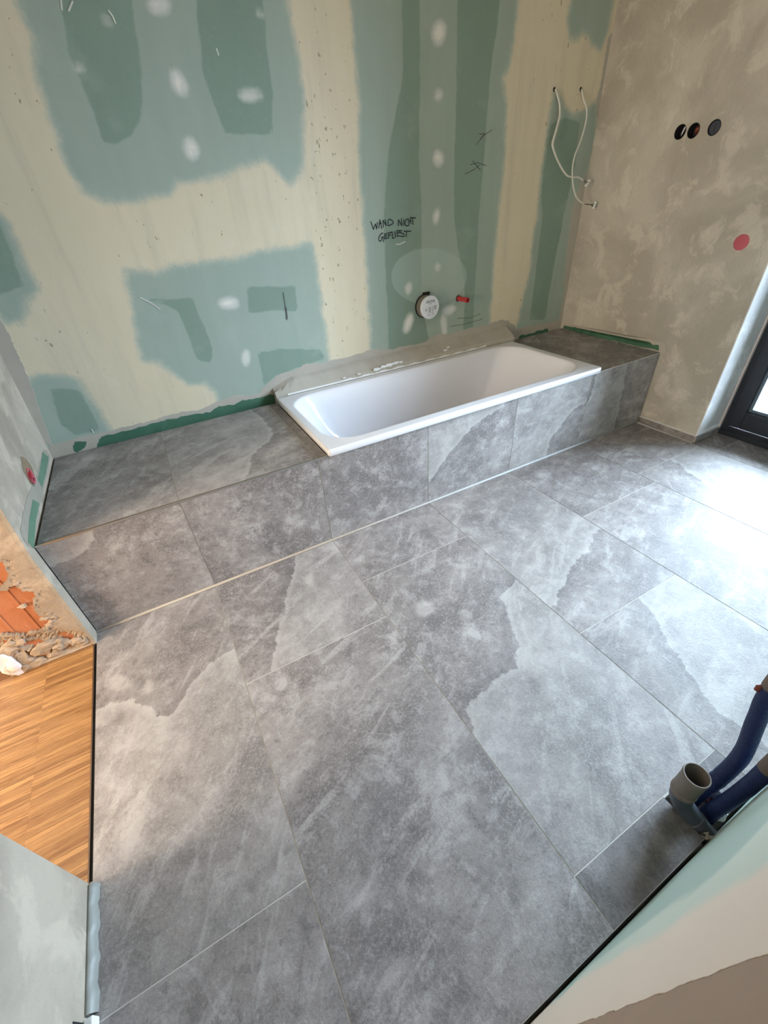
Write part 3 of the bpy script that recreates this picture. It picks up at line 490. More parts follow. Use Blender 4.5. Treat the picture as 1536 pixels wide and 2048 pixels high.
# --- left wall with a doorway
YJ = -.065; YK = -.958; XL = -.30
def lean(z): return .07*max(0, z-H)
bm = bmesh.new()
zs = [0, H, 1.0, 1.6, ZC]
for k in range(len(zs)-1):
    z0, z1 = zs[k], zs[k+1]
    a = [bm.verts.new((XL, YJ+.028, z0)), bm.verts.new((-.0125+lean(z0), YJ+.028, z0)), bm.verts.new((-.0125+lean(z0), YJ, z0)), bm.verts.new((lean(z0), YJ, z0)), bm.verts.new((lean(z0), .90, z0)), bm.verts.new((XL, .90, z0))]
    b = [bm.verts.new((v.co.x if v.co.x == XL else v.co.x-lean(z0)+lean(z1), v.co.y, z1)) for v in a]; n = 6
    for i in range(n): bm.faces.new((a[i], a[(i+1) % n], b[(i+1) % n], b[i]))
    if k == len(zs)-2: bm.faces.new(b)
bbox(bm, (XL, -1.75, 0), (0, YK, ZC)); bbox(bm, (XL, YK, 2.08), (.0, YJ+.02, ZC))
bmesh.ops.remove_doubles(bm, verts=bm.verts, dist=1e-5); bmesh.ops.recalc_face_normals(bm, faces=bm.faces)
wall_left = tag(frombm('wall_left', bm, M_PL), 'rough pale plaster wall with a doorway and broken brick jamb', kind='structure')
lfn = lambda u, v, d: (lean(v)+d, u, v)
for i, p in enumerate(LGREY): coat('grey_strip', rough_poly(p, .002, 4, i), lfn, plain('pale_grey_strip', (.33, .30, .245), .7), wall_left, .0012)
for i, p in enumerate(LTAPE): coat('green_sealing_strip', [(u, H-.001 if v < H+.022 else v) for u, v in p], lfn, M_LTAPE, wall_left, .0022)
for i, p in enumerate(LSTAIN): coat('raw_plaster_patch', rough_poly(p, .006, 5, i), lfn, plain('brown_raw_plaster', (.24, .18, .11), .95, var=.3, bump=.4), wall_left, .0012)
# jamb: hollow bricks behind a broken mortar coat
yb = YJ+.014
def brick(x0, x1, z0, z1):
    bm = bmesh.new(); bbox(bm, (x0, yb, z0), (x1, yb+.013, z1), .003)
    x = x0+.022
    while x < x1-.01: bbox(bm, (x, yb-.0022, z0+.004), (x+.010, yb+.003, z1-.004), .001); x += .071
    return frombm('brick', bm, M_BRICK, wall_left)
for z in (.0, .142, .392, .642, .892): 
    brick(XL+.002, -.014+lean(z) if z > 1 else -.016, z+.006 if z else .002, (z+.244) if z else .136)
nu, nv = 96, 380
us = np.linspace(-.30, -.0128, nu+1); vz = np.linspace(0.0, 1.15, nv+1); U, V = np.meshgrid(us, vz); Q = np.c_[U.ravel(), V.ravel()]
rs = np.random.RandomState(5)
def vnoise(Q, sc, seed):
    r = np.random.RandomState(seed); out = np.zeros(len(Q))
    for k in range(7):
        d = r.uniform(-1, 1, 2)*sc*(1+k*.7); out += np.sin(Q@d+r.uniform(0, 6.28))/(1+k*.5)
    return out/3
inh = sdf(Q, [JH1, JH2])+.007*vnoise(Q, 90, 1)+.004*vnoise(Q, 260, 2); inr = sdf(Q, [JRUB])
yy = YJ+.0008*vnoise(Q, 70, 3)
crack = np.clip(.010-np.abs(inh+.012), 0, 1)*.35*(vnoise(Q, 200, 8) > .1); yy = yy+crack
rub = np.clip(inr/.03, 0, 1)*.010*(1+vnoise(Q, 70, 9)+.6*np.abs(vnoise(Q, 170, 10))); yy = yy+np.maximum(rub, 0)
vs = np.c_[Q[:, 0], np.minimum(yy, YJ+.026), Q[:, 1]]
vs[:, 0] += np.array([lean(z) for z in Q[:, 1]])*np.clip((Q[:, 0]+.30)/.28, 0, 1)
keep = inh < 0; W_ = nu+1; fs = []
for j in range(nv):
    for i in range(nu):
        a = j*W_+i
        if keep[a] or keep[a+1] or keep[a+W_] or keep[a+W_+1]: fs.append((a, a+1, a+W_+1, a+W_))
mo = mk('mortar_coat', vs, fs, M_MORT, wall_left); sm = mo.modifiers.new('s', 'SOLIDIFY'); sm.thickness = .013; sm.offset = -1
bpy.context.view_layer.update(); dg = bpy.context.evaluated_depsgraph_get(); nm = bpy.data.meshes.new_from_object(mo.evaluated_get(dg)); mo.modifiers.clear(); mo.data = nm
box('mortar_coat', (XL, YJ, 1.15), (-.0128, YJ+.028, 2.08), M_MORT, wall_left)
rr = random.Random(11)
for i in range(30):
    x = rr.uniform(-.285, -.03); lim = .02+(.13*min(1, (-x)/.22)); z = rr.uniform(.008, max(.02, lim)); s = rr.uniform(.013, .030)
    lump('mortar_chunk', (x, YJ+.006+rr.uniform(-.003, .004), z), (s*rr.uniform(.8, 1.6), .010, s*rr.uniform(.7, 1.2)), M_RUB if i % 3 else M_MORT, wall_left, 2, .25, i+100)
for i, (x, z) in enumerate([(-.070, .226), (-.088, .212), (-.060, .205), (-.076, .190), (-.090, .178), (-.105, .168), (-.118, .300), (-.085, .405)]):
    lump('mortar_chunk', (x, YJ+.004, z), (.013, .008, .008), M_MORT, wall_left, 2, .3, i+300)
lump('foam_lump', (-.275, YJ-.004, .060), (.030, .016, .060), M_FOAM, wall_left, 3, .2, 9)
# --- ceiling
tag(box('ceiling', (-2.3, -2.6, ZC), (4.05, 1.3, ZC+.1), M_CEIL), 'plain ceiling', kind='structure')
# --- hall beyond the doorway
hf = tag(box('floor_hall', (-2.2, -2.55, -.10), (-.0125, 1.2, -.0045), plain('parquet_adhesive', (.16, .07, .025), .9)), 'oiled oak parquet beyond the doorway', kind='structure')
y = YJ-.0005; W = .0141; k = 0; rr = random.Random(21)
while y-W > YK-.002:
    xj = -.176+rr.uniform(-.0012, .0012)
    x0s = [(-.0125, xj), (xj-.0004, -.30-.16+rr.uniform(-.002, .002))]
    for (xr, xl) in x0s:
        bm = bmesh.new(); bbox(bm, (xl, y-W+.0003, -.0045), (xr, y, -.0006-rr.uniform(0, .0004)))
        o = frombm('wood_strip', bm, M_WOOD, hf)
    y -= W
bm = bmesh.new(); y = 1.1
box('parquet_field', (-2.2, -2.55, -.0045), (-.462, 1.2, -.001), M_WOOD, hf)
box('wall_hall', (-2.3, -2.6, -.1), (-2.2, 1.3, ZC), M_CEIL)['kind'] = 'structure'
w = box('wall_hall_end', (-2.2, 1.2, -.1), (-.30, 1.3, ZC), M_CEIL); w['kind'] = 'structure'
w = box('wall_hall_start', (-2.2, -2.6, -.1), (0.0, -2.5, ZC), M_CEIL); w['kind'] = 'structure'
w = box('wall_hall_side', (XL, -2.5, -.1), (-.0, -1.815, ZC), M_CEIL); w['kind'] = 'structure'
# threshold: dark joint with a slim metal strip
bm = bmesh.new(); bbox(bm, (-.0125, YK, -.01), (-.0085, YJ, -.0004), 0); th = tag(frombm('trim_1', bm, M_BRASS), 'slim bronze strip between parquet and floor tiles', kind='structure')
box('dark_joint', (-.0085, YK, -.012), (-.0005, YJ, -.0055), M_DARK, th)
# pale sealing bead along the near left wall
vs, fs = [], []; ys = np.linspace(YK+.004, -1.215, 26); prof = []
for i, yv in enumerate(ys):
    wv = .017+.0022*math.sin(i*.9)+.0015*math.sin(i*2.1); 
    if i == 0: wv *= .5
    for a in np.linspace(0, math.pi/2, 6): vs.append((wv*math.cos(a)+.0006, yv, .026*math.sin(a)*(.5 if i == 0 else 1)+.0004))
    vs.append((.0006, yv, .0004))
for i in range(len(ys)-1):
    for j in range(6): a = i*7+j; fs.append((a, a+1, a+8, a+7))
bl = tag(mk('baseboard_left', vs, fs, plain('grey_green_bead', (.27, .275, .25), .45, var=.08), None, True), 'pale grey rounded sealing bead along near left wall', kind='structure')
tag(box('spacer_block', (.0006, -1.34, .0004), (.020, -1.222, .034), M_WHITE, bl, .003), 'white block at the bead end')
tag(box('dark_joint', (.0, -1.31, .034), (.0008, -1.225, .075), M_DARK, bl), 'dark gap')
# skirting of cut tile by the right wall
bs = empty('baseboard_right', (3.50, -.2, 0)); bs['kind'] = 'structure'
def skirt(p0, p1, nrm, z1=.046, th=.009):
    p0 = Vector(p0); p1 = Vector(p1); n = Vector(nrm)
    L = (p1-p0).length; d = (p1-p0).normalized(); fn = lambda u, v, dd: tuple(Vector((p0.x, p0.y, 0))+Vector((d.x, d.y, 0))*u+Vector((n.x, n.y, 0))*(th-dd)+Vector((0, 0, v)))
    o = tile('skirting_tile', None, 0, L, .004, z1, fn, th-.0003, [], step=.06); adopt(o, bs); return o
skirt((wx(YR)-.0005, YR+.0), (wx(-.006)-.0005, -.006), (-1, 0)); skirt((XF-.003, YR-.0065), (wx(YR)-.009, YR-.0065), (0, -1))
o = box('top_bead', (wx(YR)-.011, YR-.004, .0462), (wx(0)-.010, -.006, .0482), M_WHITE); adopt(o, bs)
o = box('joint_bead', (wx(YR)-.014, YR-.006, .0004), (wx(YR)-.0035, -.006, .004), M_BEAD); adopt(o, bs)
# ================================================================ DOOR
door = empty('door_1', (XF, YR, 0), 'dark anthracite glazed door with a fixed bottom rail'); door['kind'] = 'structure'; del door['label']
def dbox(name, a, b, mat, bev=.003): o = box(name, a, b, mat, None, bev); adopt(o, door); return o
y0, y1 = YR-.010, YE+.01
dbox('frame_post', (XF, y0-.045, .0), (XF+.075, y0, ZD), M_BLACKF); dbox('frame_post', (XF, y1, .0), (XF+.075, y1+.045, ZD), M_BLACKF)
dbox('frame_rail', (XF, y1+.045, .0), (XF+.075, y0-.045, .062), M_BLACKF); dbox('frame_rail', (XF, y1+.045, ZD-.05), (XF+.075, y0-.045, ZD), M_BLACKF)
dbox('threshold_lip', (XF-.012, y1, .0), (XF+.0, y0, .030), M_BLACKF, .002)
s0, s1 = y0-.030, y1+.030; sx0 = XF-.012
dbox('sash_stile', (sx0, s0-.075, .070), (XF+.06, s0, ZD-.03), M_BLACKF, .005); dbox('sash_stile', (sx0, s1, .070), (XF+.06, s1+.075, ZD-.03), M_BLACKF, .005)
dbox('sash_rail', (sx0, s1+.075, .070), (XF+.06, s0-.075, .182), M_BLACKF, .005); dbox('sash_rail', (sx0, s1+.075, ZD-.14), (XF+.06, s0-.075, ZD-.03), M_BLACKF, .005)
gl0, gl1 = s0-.075, s1+.075
M_SP = plain('blue_grey_glazing_bead', (.12, .17, .22), .35)
dbox('glazing_bead', (XF+.012, gl0-.018, .182), (XF+.03, gl0, ZD-.14), M_SP, .002); dbox('glazing_bead', (XF+.012, gl1, .182), (XF+.03, gl1+.018, ZD-.14), M_SP, .002)
dbox('glazing_bead', (XF+.012, gl1+.018, .182), (XF+.03, gl0-.018, .200), M_SP, .002)
dbox('glass_pane', (XF+.030, gl1, .182), (XF+.034, gl0, ZD-.14), M_GLASS, 0)
hd = dbox('door_handle', (XF-.026, s1+.030, 1.02), (sx0, s1+.050, 1.14), M_BLACKF, .002)
# outside ground
g = box('ground_outside', (4.02, -14, -.25), (24, 14, -.12), M_GRAVEL); tag(g, 'pale gravel outside the door', kind='structure')
g = box('floor_sill', (3.80, YE, -.10), (4.10, YR, -.004), M_SCREED); g['kind'] = 'structure'
# ================================================================ BATH LEDGE
TX0, TX1, TF, TB, TZ = 1.156, 2.956, -.020, .762, .522
XE = 3.55
sur = empty('bath_ledge', (1.7, .4, 0), 'raised grey tiled ledge boxing in the white bathtub', 'ledge')
def sp_(o): return adopt(o, sur)
HT = H-.0105
bm = bmesh.new()
bbox(bm, (.009, .0016, .0), (TX0-.002, wy(0)-.006, H-.0016)); _q = [(TX1+.002, .0016), (XE+.001, .0016), (wx(.86)-.003, wy(3)-.004), (TX1+.002, wy(3)-.004)]; prism(bm, _q, 0, H-.0016); bbox(bm, (TX0-.002, .0016, 0), (TX1+.002, .032, H-.01))
sp_(frombm('ledge_core', bm, M_GROUT))
tf_ = lambda u, v, d: (u, v, H-d)
for (a, b_) in [(.010, XA), (XA, XA+P), (XA+P, TX0-.004)]:
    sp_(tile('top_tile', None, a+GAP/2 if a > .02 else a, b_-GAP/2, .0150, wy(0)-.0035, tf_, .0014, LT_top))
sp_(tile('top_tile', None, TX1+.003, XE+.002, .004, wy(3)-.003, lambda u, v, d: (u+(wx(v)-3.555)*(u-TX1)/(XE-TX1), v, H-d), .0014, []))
fr_ = lambda u, v, d: (u, d, v)
xs = [.002, XA, XA+P, XA+2*P, XA+3*P, XA+4*P, XE]
for i in range(6):
    a, b_ = xs[i]+GAP/2, xs[i+1]-GAP/2
    ztop = H-.006 if b_ < TX0 or i == 5 else H+.003
    if i == 1: ztop = H-.006
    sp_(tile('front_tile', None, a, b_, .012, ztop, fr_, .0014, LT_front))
sp_(box('edge_profile', (.003, -.0012, H-.0055), (TX0-.004, .0015, H+.001), M_ALU, None, 0)); sp_(tag(box('edge_profile', (.010, .0018, H-.004), (TX0-.004, .0138, H-.0006), M_METAL, None, .001), 'brushed metal edge strip along the ledge top'))
vs, fs = tube_geo([(0.001, -.0035, .0055), (XE+.0, -.0035, .0055)], .0062, 10); sp_(mk('sealing_bead', vs, fs, M_BEAD, None, True))
sp_(box('dark_joint', (.0003, .0, .004), (.0016, .012, H-.002), M_DARK))
sp_(box('dark_joint', (.0015, .012, H-.012), (.0095, .79, H-.009), M_DARK))
# filled upstand between tub and wall
def ups(x): return .52+.03*0
bm = bmesh.new(); n = 40; prev = None; rr = random.Random(4)
rows = []
for i in range(n+1):
    x = TX0+.002+(2.985-TX0)*i/n; t = i/n; zt = UPZ+.004*math.sin(i*.7)+rr.uniform(-.002, .002)
    zt = .530+(zt-.530)*min(1, .45+i/5); rows.append([bm.verts.new((x, TB+.006, H-.02)), bm.verts.new((x, TB+.006, TZ+.010)), bm.verts.new((x, TB+.020, TZ+.030)), bm.verts.new((x, wy(x)-.018, zt-.012)), bm.verts.new((x, wy(x)-.001, zt+.003)), bm.verts.new((x, wy(x)-.001, H-.02))])
for i in range(n):
    for j in range(6): bm.faces.new((rows[i][j], rows[i+1][j], rows[i+1][(j+1) % 6], rows[i][(j+1) % 6]))
bm.faces.new(rows[0][::-1]); bm.faces.new(rows[-1]); bmesh.ops.recalc_face_normals(bm, faces=bm.faces)
sp_(tag(frombm('filled_upstand', bm, M_SLUR, None), 'grey mortar upstand behind the tub'))
# white sealing tape with smears
bm = bmesh.new(); n = 60
for i in range(n):
    x0 = TX0+.07+(2.72-TX0-.07)*i/n; x1 = TX0+.07+(2.72-TX0-.07)*(i+1)/n
    h = .009+.004*math.sin(i*1.3)*(i > 14); bbox(bm, (x0, TB+.003, TZ+.002), (x1, TB+.0065, TZ+.002+max(.004, h)))
sp_(frombm('white_sealing_tape', bm, M_WHITE))
for i, (x, z, s) in enumerate([(1.83, .562, .022), (1.88, .566, .020), (1.92, .570, .024), (1.97, .574, .020), (2.01, .572, .014), (1.70, .560, .010), (1.60, .557, .009), (2.37, .580, .014), (2.385, .595, .010)]):
    sp_(lump('filler_smear', (x, TB+.007, z-.012), (s*1.2, .003, s*.42), M_WHITE, None, 2, .35, i+40))
# ================================================================ BATHTUB
def rrect(x0, x1, y0, y1, r, z, seg=10, ne=8):
    pts = []; r = min(r, (x1-x0)/2-.001, (y1-y0)/2-.001)
    C = [((x1-r, y1-r), 0), ((x0+r, y1-r), 90), ((x0+r, y0+r), 180), ((x1-r, y0+r), 270)]
    arcs = [[(cx+r*math.cos(R_(a+90*k/seg)), cy+r*math.sin(R_(a+90*k/seg))) for k in range(seg+1)] for (cx, cy), a in C]
    for i in range(4):
        pts += arcs[i]; a = arcs[i][-1]; b = arcs[(i+1) % 4][0]
        for k in range(1, ne): pts.append((a[0]+(b[0]-a[0])*k/ne, a[1]+(b[1]-a[1])*k/ne))
    return [(x, y, z) for x, y in pts]
IX0, IX1, IY0, IY1 = 1.205, 2.895, .042, .705
rings = [rrect(TX0+.004, TX1-.004, TF+.003, TB-.003, .010, TZ-.034), rrect(TX0, TX1, TF, TB, .012, TZ-.030), rrect(TX0, TX1, TF, TB, .012, TZ-.004), rrect(TX0+.0035, TX1-.0035, TF+.0035, TB-.0035, .012, TZ),
    rrect(TX0+.009, TX1-.009, TF+.009, TB-.009, .012, TZ+.0001), rrect(IX0-.016, IX1+.016, IY0-.016, IY1+.016, .170, TZ+.0002), rrect(IX0-.009, IX1+.009, IY0-.009, IY1+.009, .165, TZ), rrect(IX0-.002, IX1+.002, IY0-.002, IY1+.002, .160, TZ-.003)]
prof = [(.004, .004, .003, .012), (.012, .014, .008, .028), (.026, .024, .014, .045), (.055, .050, .026, .11), (.095, .100, .040, .19), (.140, .155, .054, .26), (.185, .215, .070, .32), (.225, .270, .092, .355), (.275, .330, .130, .378), (.36, .43, .19, .388), (.55, .60, .26, .390)]
for (dl, dr, dy, dz) in prof: rings.append(rrect(IX0+dl, IX1-dr, IY0+dy, IY1-dy, max(.05, .160-.1*dz), TZ-dz))
vs = [v for r in rings for v in r]; n = len(rings[0]); fs = []
for i in range(len(rings)-1):
    for k in range(n): fs.append((i*n+k, i*n+(k+1) % n, (i+1)*n+(k+1) % n, (i+1)*n+k))
fs.append(tuple((len(rings)-1)*n+k for k in range(n)))
fs = [f[::-1] for f in fs]
tub = mk('bathtub', vs, fs, M_ENAMEL, None, True)
bm = bmesh.new(); bm.from_mesh(tub.data); bmesh.ops.recalc_face_normals(bm, faces=bm.faces)
if [f for f in bm.faces if len(f.verts) > 10][0].normal.z < 0: bmesh.ops.reverse_faces(bm, faces=bm.faces)
bm.to_mesh(tub.data); bm.free()
tag(tub, 'white enamelled rectangular bathtub set in the grey tiled ledge', 'bathtub')
me = bpy.data.meshes.new('drain_cover'); bm = bmesh.new(); bmesh.ops.create_cone(bm, cap_ends=True, segments=32, radius1=.035, radius2=.033, depth=.006, matrix=Matrix.Translation((2.05, .37, TZ-.3875)))
frombm('drain_cover', bm, M_ALU, tub)
# ================================================================ FITTINGS ON THE BACK WALL
nv_ = Vector((.024, -1, 0)).normalized()             # out of the back wall
def on_back(x, z, off=0.0): return Vector((x, wy(x), z))+nv_*off
def ring_cyl(name, c, ax, prof, mat, parent, seg=40, smooth=True, squash=1.0):
    """lathe: prof = [(radius, height along axis)]"""
    ax = Vector(ax).normalized(); u = ax.cross(Vector((0, 0, 1))); u = u.normalized() if u.length > .01 else Vector((1, 0, 0)); v = ax.cross(u)
    vs, fs = [], []
    for (r, h) in prof:
        for k in range(seg): a = 2*math.pi*k/seg; vs.append(Vector(c)+ax*h+u*(r*math.cos(a))+v*(r*math.sin(a)))
    for i in range(len(prof)-1):
        for k in range(seg): fs.append((i*seg+k, i*seg+(k+1) % seg, (i+1)*seg+(k+1) % seg, (i+1)*seg+k))
    if prof[0][0] > 1e-4: fs.append(tuple(range(seg))[::-1])
    if prof[-1][0] > 1e-4: fs.append(tuple((len(prof)-1)*seg+k for k in range(seg)))
    o = mk(name, vs, fs, mat, None, smooth); bm = bmesh.new(); bm.from_mesh(o.data); bmesh.ops.recalc_face_normals(bm, faces=bm.faces); bm.to_mesh(o.data); bm.free()
    if smooth:
        md = o.modifiers.new('e', 'EDGE_SPLIT'); md.split_angle = R_(35)
    if parent is not None: adopt(o, parent)
    return o
VX, VZ, VR, VL = VALVE
vc = on_back(VX, VZ)
valve = empty('shower_valve_box', vc, 'round white-capped valve rough-in box protruding from the green wall', 'valve box')
ring_cyl('dark_collar', vc, nv_, [(VR*1.03, .0005), (VR*1.03, .008), (VR*.9, .009)], M_DARK, valve)
ring_cyl('valve_body', vc, nv_, [(VR*.96, .001), (VR*.96, VL-.014)], M_OLDB, valve)
cap_ = ring_cyl('valve_cap', vc, nv_, [(VR*.985, VL-.016), (VR, VL-.014), (VR, VL-.002), (VR*.985, VL), (VR*.9, VL+.0005)], M_PLATE, valve)
bm = bmesh.new(); bmesh.ops.create_cube(bm, size=1, matrix=Matrix.Translation(on_back(VX+.012, VZ+VR*1.05, .006)) @ Matrix.Diagonal((.05, .012, .016, 1))); adopt(frombm('mounting_tab', bm, M_DARK), valve)
def text_mesh(name, body, size, loc, mat, parent, rot=(R_(90), 0, 0)):
    c = bpy.data.curves.new(name, 'FONT'); c.body = body; c.size = size; c.align_x = 'CENTER'; c.align_y = 'CENTER'; c.extrude = .0002; c.offset = .0004
    o = bpy.data.objects.new(name+'_t', c); col.objects.link(o); bpy.context.view_layer.update()
    me = bpy.data.meshes.new_from_object(o.evaluated_get(bpy.context.evaluated_depsgraph_get())); bpy.data.objects.remove(o)
    me.materials.append(mat); q = bpy.data.objects.new(name, me); col.objects.link(q); q.location = loc; q.rotation_euler = rot
    if parent is not None: adopt(q, parent)
    return q
fc = vc+nv_*(VL+.0012)
M_PRINT = plain('grey_print', (.18, .19, .21), .6)
tag(text_mesh('cap_lettering', 'GROHE', .020, fc+Vector((0, 0, .034)), M_PRINT, cap_, (R_(90), 0, R_(1.4))), 'small dark lettering on the cap')
bm = bmesh.new()
def pr(x, z, w, h): bmesh.ops.create_cube(bm, size=1, matrix=Matrix.Translation(fc+Vector((x, .024*x, z))) @ Matrix.Diagonal((w, .0005, h, 1)))
pr(0, .021, .022, .0022)
for k in range(5): pr(-.005, .0-.0065*k, .016, .003)
for k in range(3):
    pr(.017, .002-.015*k, .011, .0018); pr(.017, -.004-.015*k, .009, .0018); pr(.0125, -.001-.015*k, .0018, .007)
for k in range(4): pr(.037, .005-.006*k, .016, .0032)
for a in range(8): pr(-.032+.007*math.cos(a*.785), -.010+.007*math.sin(a*.785), .003, .003)
pr(-.032, -.010, .003, .005); pr(-.010, -.042, .024, .002); pr(.022, -.042, .018, .0018)
adopt(frombm('cap_print', bm, M_PRINT), cap_)
pr_ = bmesh.new(); bbox(pr_, fc+Vector((-.060, -.0006, .0095)), fc+Vector((.060, .0014, .0110))); adopt(frombm('cap_seam', pr_, M_WHITE), cap_)
PX, PZ, PL, PR = PLUG
pc = on_back(PX, PZ); plug = empty('pipe_plug', pc, 'short red plastic plug sticking out right of the white-capped valve', 'plug')
pax = (nv_+Vector((.16, 0, -.04))).normalized()
ring_cyl('plug_tube', pc, pax, [(PR*.95, .0), (PR*.95, PL*.8), (PR*1.05, PL*.82), (PR*1.05, PL), (PR*.78, PL), (PR*.72, PL-.020), (.0005, PL-.020)], M_RED, plug, 20)
ring_cyl('dark_collar', pc, pax, [(PR*1.25, .0008), (PR*1.25, .003)], M_DARK, plug, 20)
# cables
def cable(PTS, CON, label, r, double):
    h = Vector(PTS[0]); c = empty('electric_cable', h, label, 'cable')
    P_ = catmull(PTS, 4); o = tube('cable_sheath', P_, r, M_CABLE, None, 10); adopt(o, c)
    if double:
        P2 = [p+Vector((.012*math.sin(math.pi*min(1, i/len(P_)*1.6)), .004, 0)) for i, p in enumerate(P_)]; o = tube('cable_sheath', P2[:int(len(P2)*.60)], r*.9, M_CABLE, None, 10); adopt(o, c)
    e = P_[-1]; A, B, T1, T2 = [Vector(v) for v in CON]; T = (T1+T2)/2; d = (T2-T1)
    vs, fs = [], []
    for k in (-1, 0, 1):
        q = T+d*(.33*k); m = (e+q)/2+Vector((0, -.006, .006*k)); tube_geo(catmull([e, m, q], 4), .0016, 6, True, vs, fs)
    o = mk('wire_ends', vs, fs, M_WIRE, None, True); adopt(o, c)
    for k in (-1, 0, 1):
        o = lump('terminal_block', T+d*(.42*k)+Vector((.005, 0, 0)), (.010, .009, .009), M_TERM, None, 1, .1, 60+k); adopt(o, c)
    hole = ring_cyl('cable_hole', Vector((h.x, wy(h.x), h.z)), nv_, [(.010, .0006), (.010, .0014)], M_DARK, c, 16)
    return c
cable(CAB1, CON1, 'left white cable pair hanging from filled wall, ends in terminal block', .0052, True)
cable(CAB2, CON2, 'right single white cable hanging down to the room corner', .0046, False)
# junction boxes in the right wall
jl = ['left black junction box with white wire loops in plaster wall', 'middle black junction box with a reddish inside in plaster wall', 'dark grey lidded junction box right of the black pair']
for i, (y, z) in enumerate(SOCK):
    c = Vector((wx(y), y, z)); j = empty('junction_box', c, jl[i], 'junction box', 'flush junction boxes in the right wall')
    ring_cyl('box_cup', c, (-1, .045, 0), [(.031, -.050), (.0325, -.050), (.0325, .0012), (.0305, .0012), (.0300, -.046), (.0005, -.046)], M_CUP, j, 32)
    if i == 0:
        for k in range(2):
            pts = [c+Vector((.035, .012, -.015+k*.006)), c+Vector((.012, -.006, -.010+k*.008)), c+Vector((.006, -.014, .004+k*.008)), c+Vector((.010, -.018, .016+k*.006)), c+Vector((.04, -.012, .02))]
            adopt(tube('white_wire', catmull(pts, 5), .0022, M_TERM, None, 6), j)
    if i == 1:
        for k in range(4):
            pts = [c+Vector((.04, -.004-k*.004, -.022)), c+Vector((.008, -.008-k*.004, -.006+k*.002)), c+Vector((.008, -.012-k*.004, .012)), c+Vector((.04, -.010, .022))]
            adopt(tube('brown_wire', catmull(pts, 5), .0030, M_COPPER, None, 6), j)
    if i == 2:
        lid = ring_cyl('box_lid', c, (-1, .045, 0), [(.0298, -.012), (.0298, -.006), (.027, -.004)], M_LID, j, 32)
        adopt(box('lid_bar', c+Vector((.0035, -.002, -.018)), c+Vector((.0065, .002, .018)), M_CUP), lid)
y, z = -.240, 1.112; c = Vector((wx(y), y, z))
o = ring_cyl('socket_cover', c, (-1, .045, 0), [(.037, .0003), (.037, .0015), (.035, .0028), (.018, .0030), (.018, .0022), (.0005, .0022)], M_PINK, None, 32)
tag(o, 'round faded red signal lid in plaster wall near the door', 'socket cover')
# left wall box
y, z = LSOCK[0]; c = Vector((lean(z)+.001, y, z)); j = empty('wall_box', c, 'small open red junction box low in the left wall', 'junction box')
ring_cyl('box_rim', c, (1, 0, 0), [(.033, .0004), (.034, .004), (.028, .004), (.026, .0005)], M_PINK, j, 28)
ring_cyl('box_well', c, (1, 0, 0), [(.0275, .0006), (.0275, .0012)], M_REDD, j, 28)
for a in (35, 125):
    bm = bmesh.new(); bmesh.ops.create_cube(bm, size=1, matrix=Matrix.Translation(c+Vector((.003, 0, 0))) @ Matrix.Rotation(R_(a), 4, 'X') @ Matrix.Diagonal((.004, .054, .005, 1))); adopt(frombm('box_cross', bm, M_PINK), j)
bm = bmesh.new(); bmesh.ops.create_cube(bm, size=1, matrix=Matrix.Translation(c+Vector((.006, -.018, .012))) @ Matrix.Rotation(R_(20), 4, 'X') @ Matrix.Diagonal((.010, .03, .005, 1))); adopt(frombm('broken_tab', bm, M_RED), j)
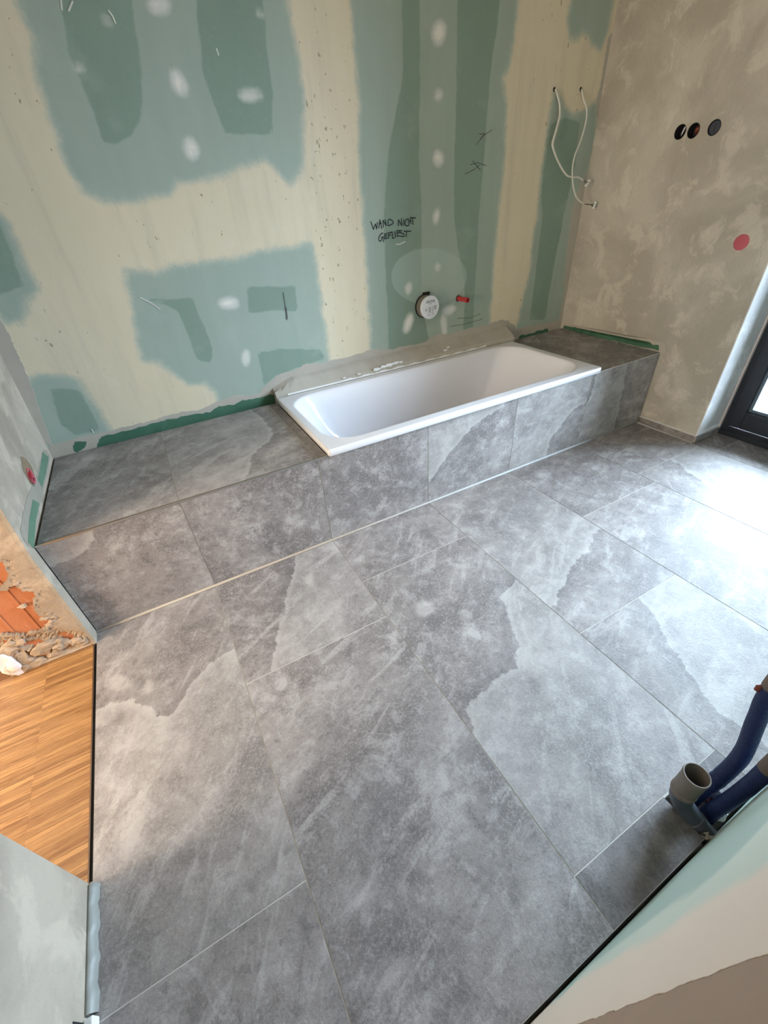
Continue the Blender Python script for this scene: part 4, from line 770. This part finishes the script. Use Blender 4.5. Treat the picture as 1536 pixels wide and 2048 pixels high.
# ================================================================ PIPES
dp = empty('drain_pipe', (1.478, -1.62, -.03), 'grey plastic drain elbow rising beside the near wall, brown-grey open socket', 'pipe')
path = catmull([(1.497, -1.705, -.045), (1.490, -1.672, -.026), (1.482, -1.640, -.004), (1.473, -1.610, .024), (1.469, -1.594, .052), (1.468, -1.590, .085)], 6)
adopt(tube('pipe_elbow', path, [.0262+.0016*(1 if 9 < i < 12 or i > 22 else 0) for i in range(len(path))], M_GREYP, None, 28), dp)
ring_cyl('collar_ring', path[10], (path[11]-path[9]), [(.0262, -.004), (.0288, -.003), (.0288, .012), (.0262, .014)], M_GREYP, dp, 28)
sc_ = Vector((1.468, -1.590, .078)); ax = Vector((.02, .0, 1))
ps_ = ring_cyl('pipe_socket', sc_, ax, [(.0275, -.004), (.0300, 0), (.0300, .085), (.0312, .088), (.0312, .098), (.0305, .100), (.0282, .100), (.0275, .096), (.0270, .020), (.0005, .012)], M_GREYB, dp, 36)
ring_cyl('socket_groove', sc_, ax, [(.0302, .006), (.0315, .009), (.0315, .016), (.0302, .019)], M_GREYB, ps_, 36)
adopt(lump('mortar_crumb', (1.482, -1.678, -.012), (.020, .012, .012), M_BEIGE, None, 2, .3, 71), dp)
def bpipe(pts, r, label, bands):
    b = Vector(pts[0]); e = empty('insulated_pipe', b, label, 'pipe', 'blue insulated supply pipes'); P_ = catmull(pts, 10)
    rad = [r*(1+.035*math.sin(i*2.1)*(i < 22)+.012*math.sin(i*.7)) for i in range(len(P_))]
    ins = adopt(tube('blue_insulation', P_, rad, M_BLUE, None, 24), e)
    for (i0, i1) in bands:
        adopt(tube('brown_tape_band', P_[i0:i1], r*1.06, M_TAPEB, None, 24, True), ins)
    return e, P_
e1, P1 = bpipe([(1.530, -1.608, -.075), (1.550, -1.611, .0), (1.598, -1.619, .062), (1.634, -1.618, .155), (1.651, -1.594, .275), (1.657, -1.578, .370), (1.66, -1.572, .52), (1.66, -1.57, .70)], .0205, 'blue insulated water pipe farther from the near wall, bending upward', [(52, 58)])
e2, P2 = bpipe([(1.540, -1.655, -.075), (1.541, -1.656, .0), (1.564, -1.662, .045), (1.592, -1.668, .120), (1.604, -1.669, .210), (1.605, -1.669, .32), (1.605, -1.669, .52), (1.605, -1.669, .70)], .0195, 'blue insulated water pipe right against the near wall', [(40, 49)])
adopt(lump('tape_flap', P1[50]+Vector((-.012, .020, .01)), (.006, .008, .014), M_COPPER, None, 2, .2, 81), e1)
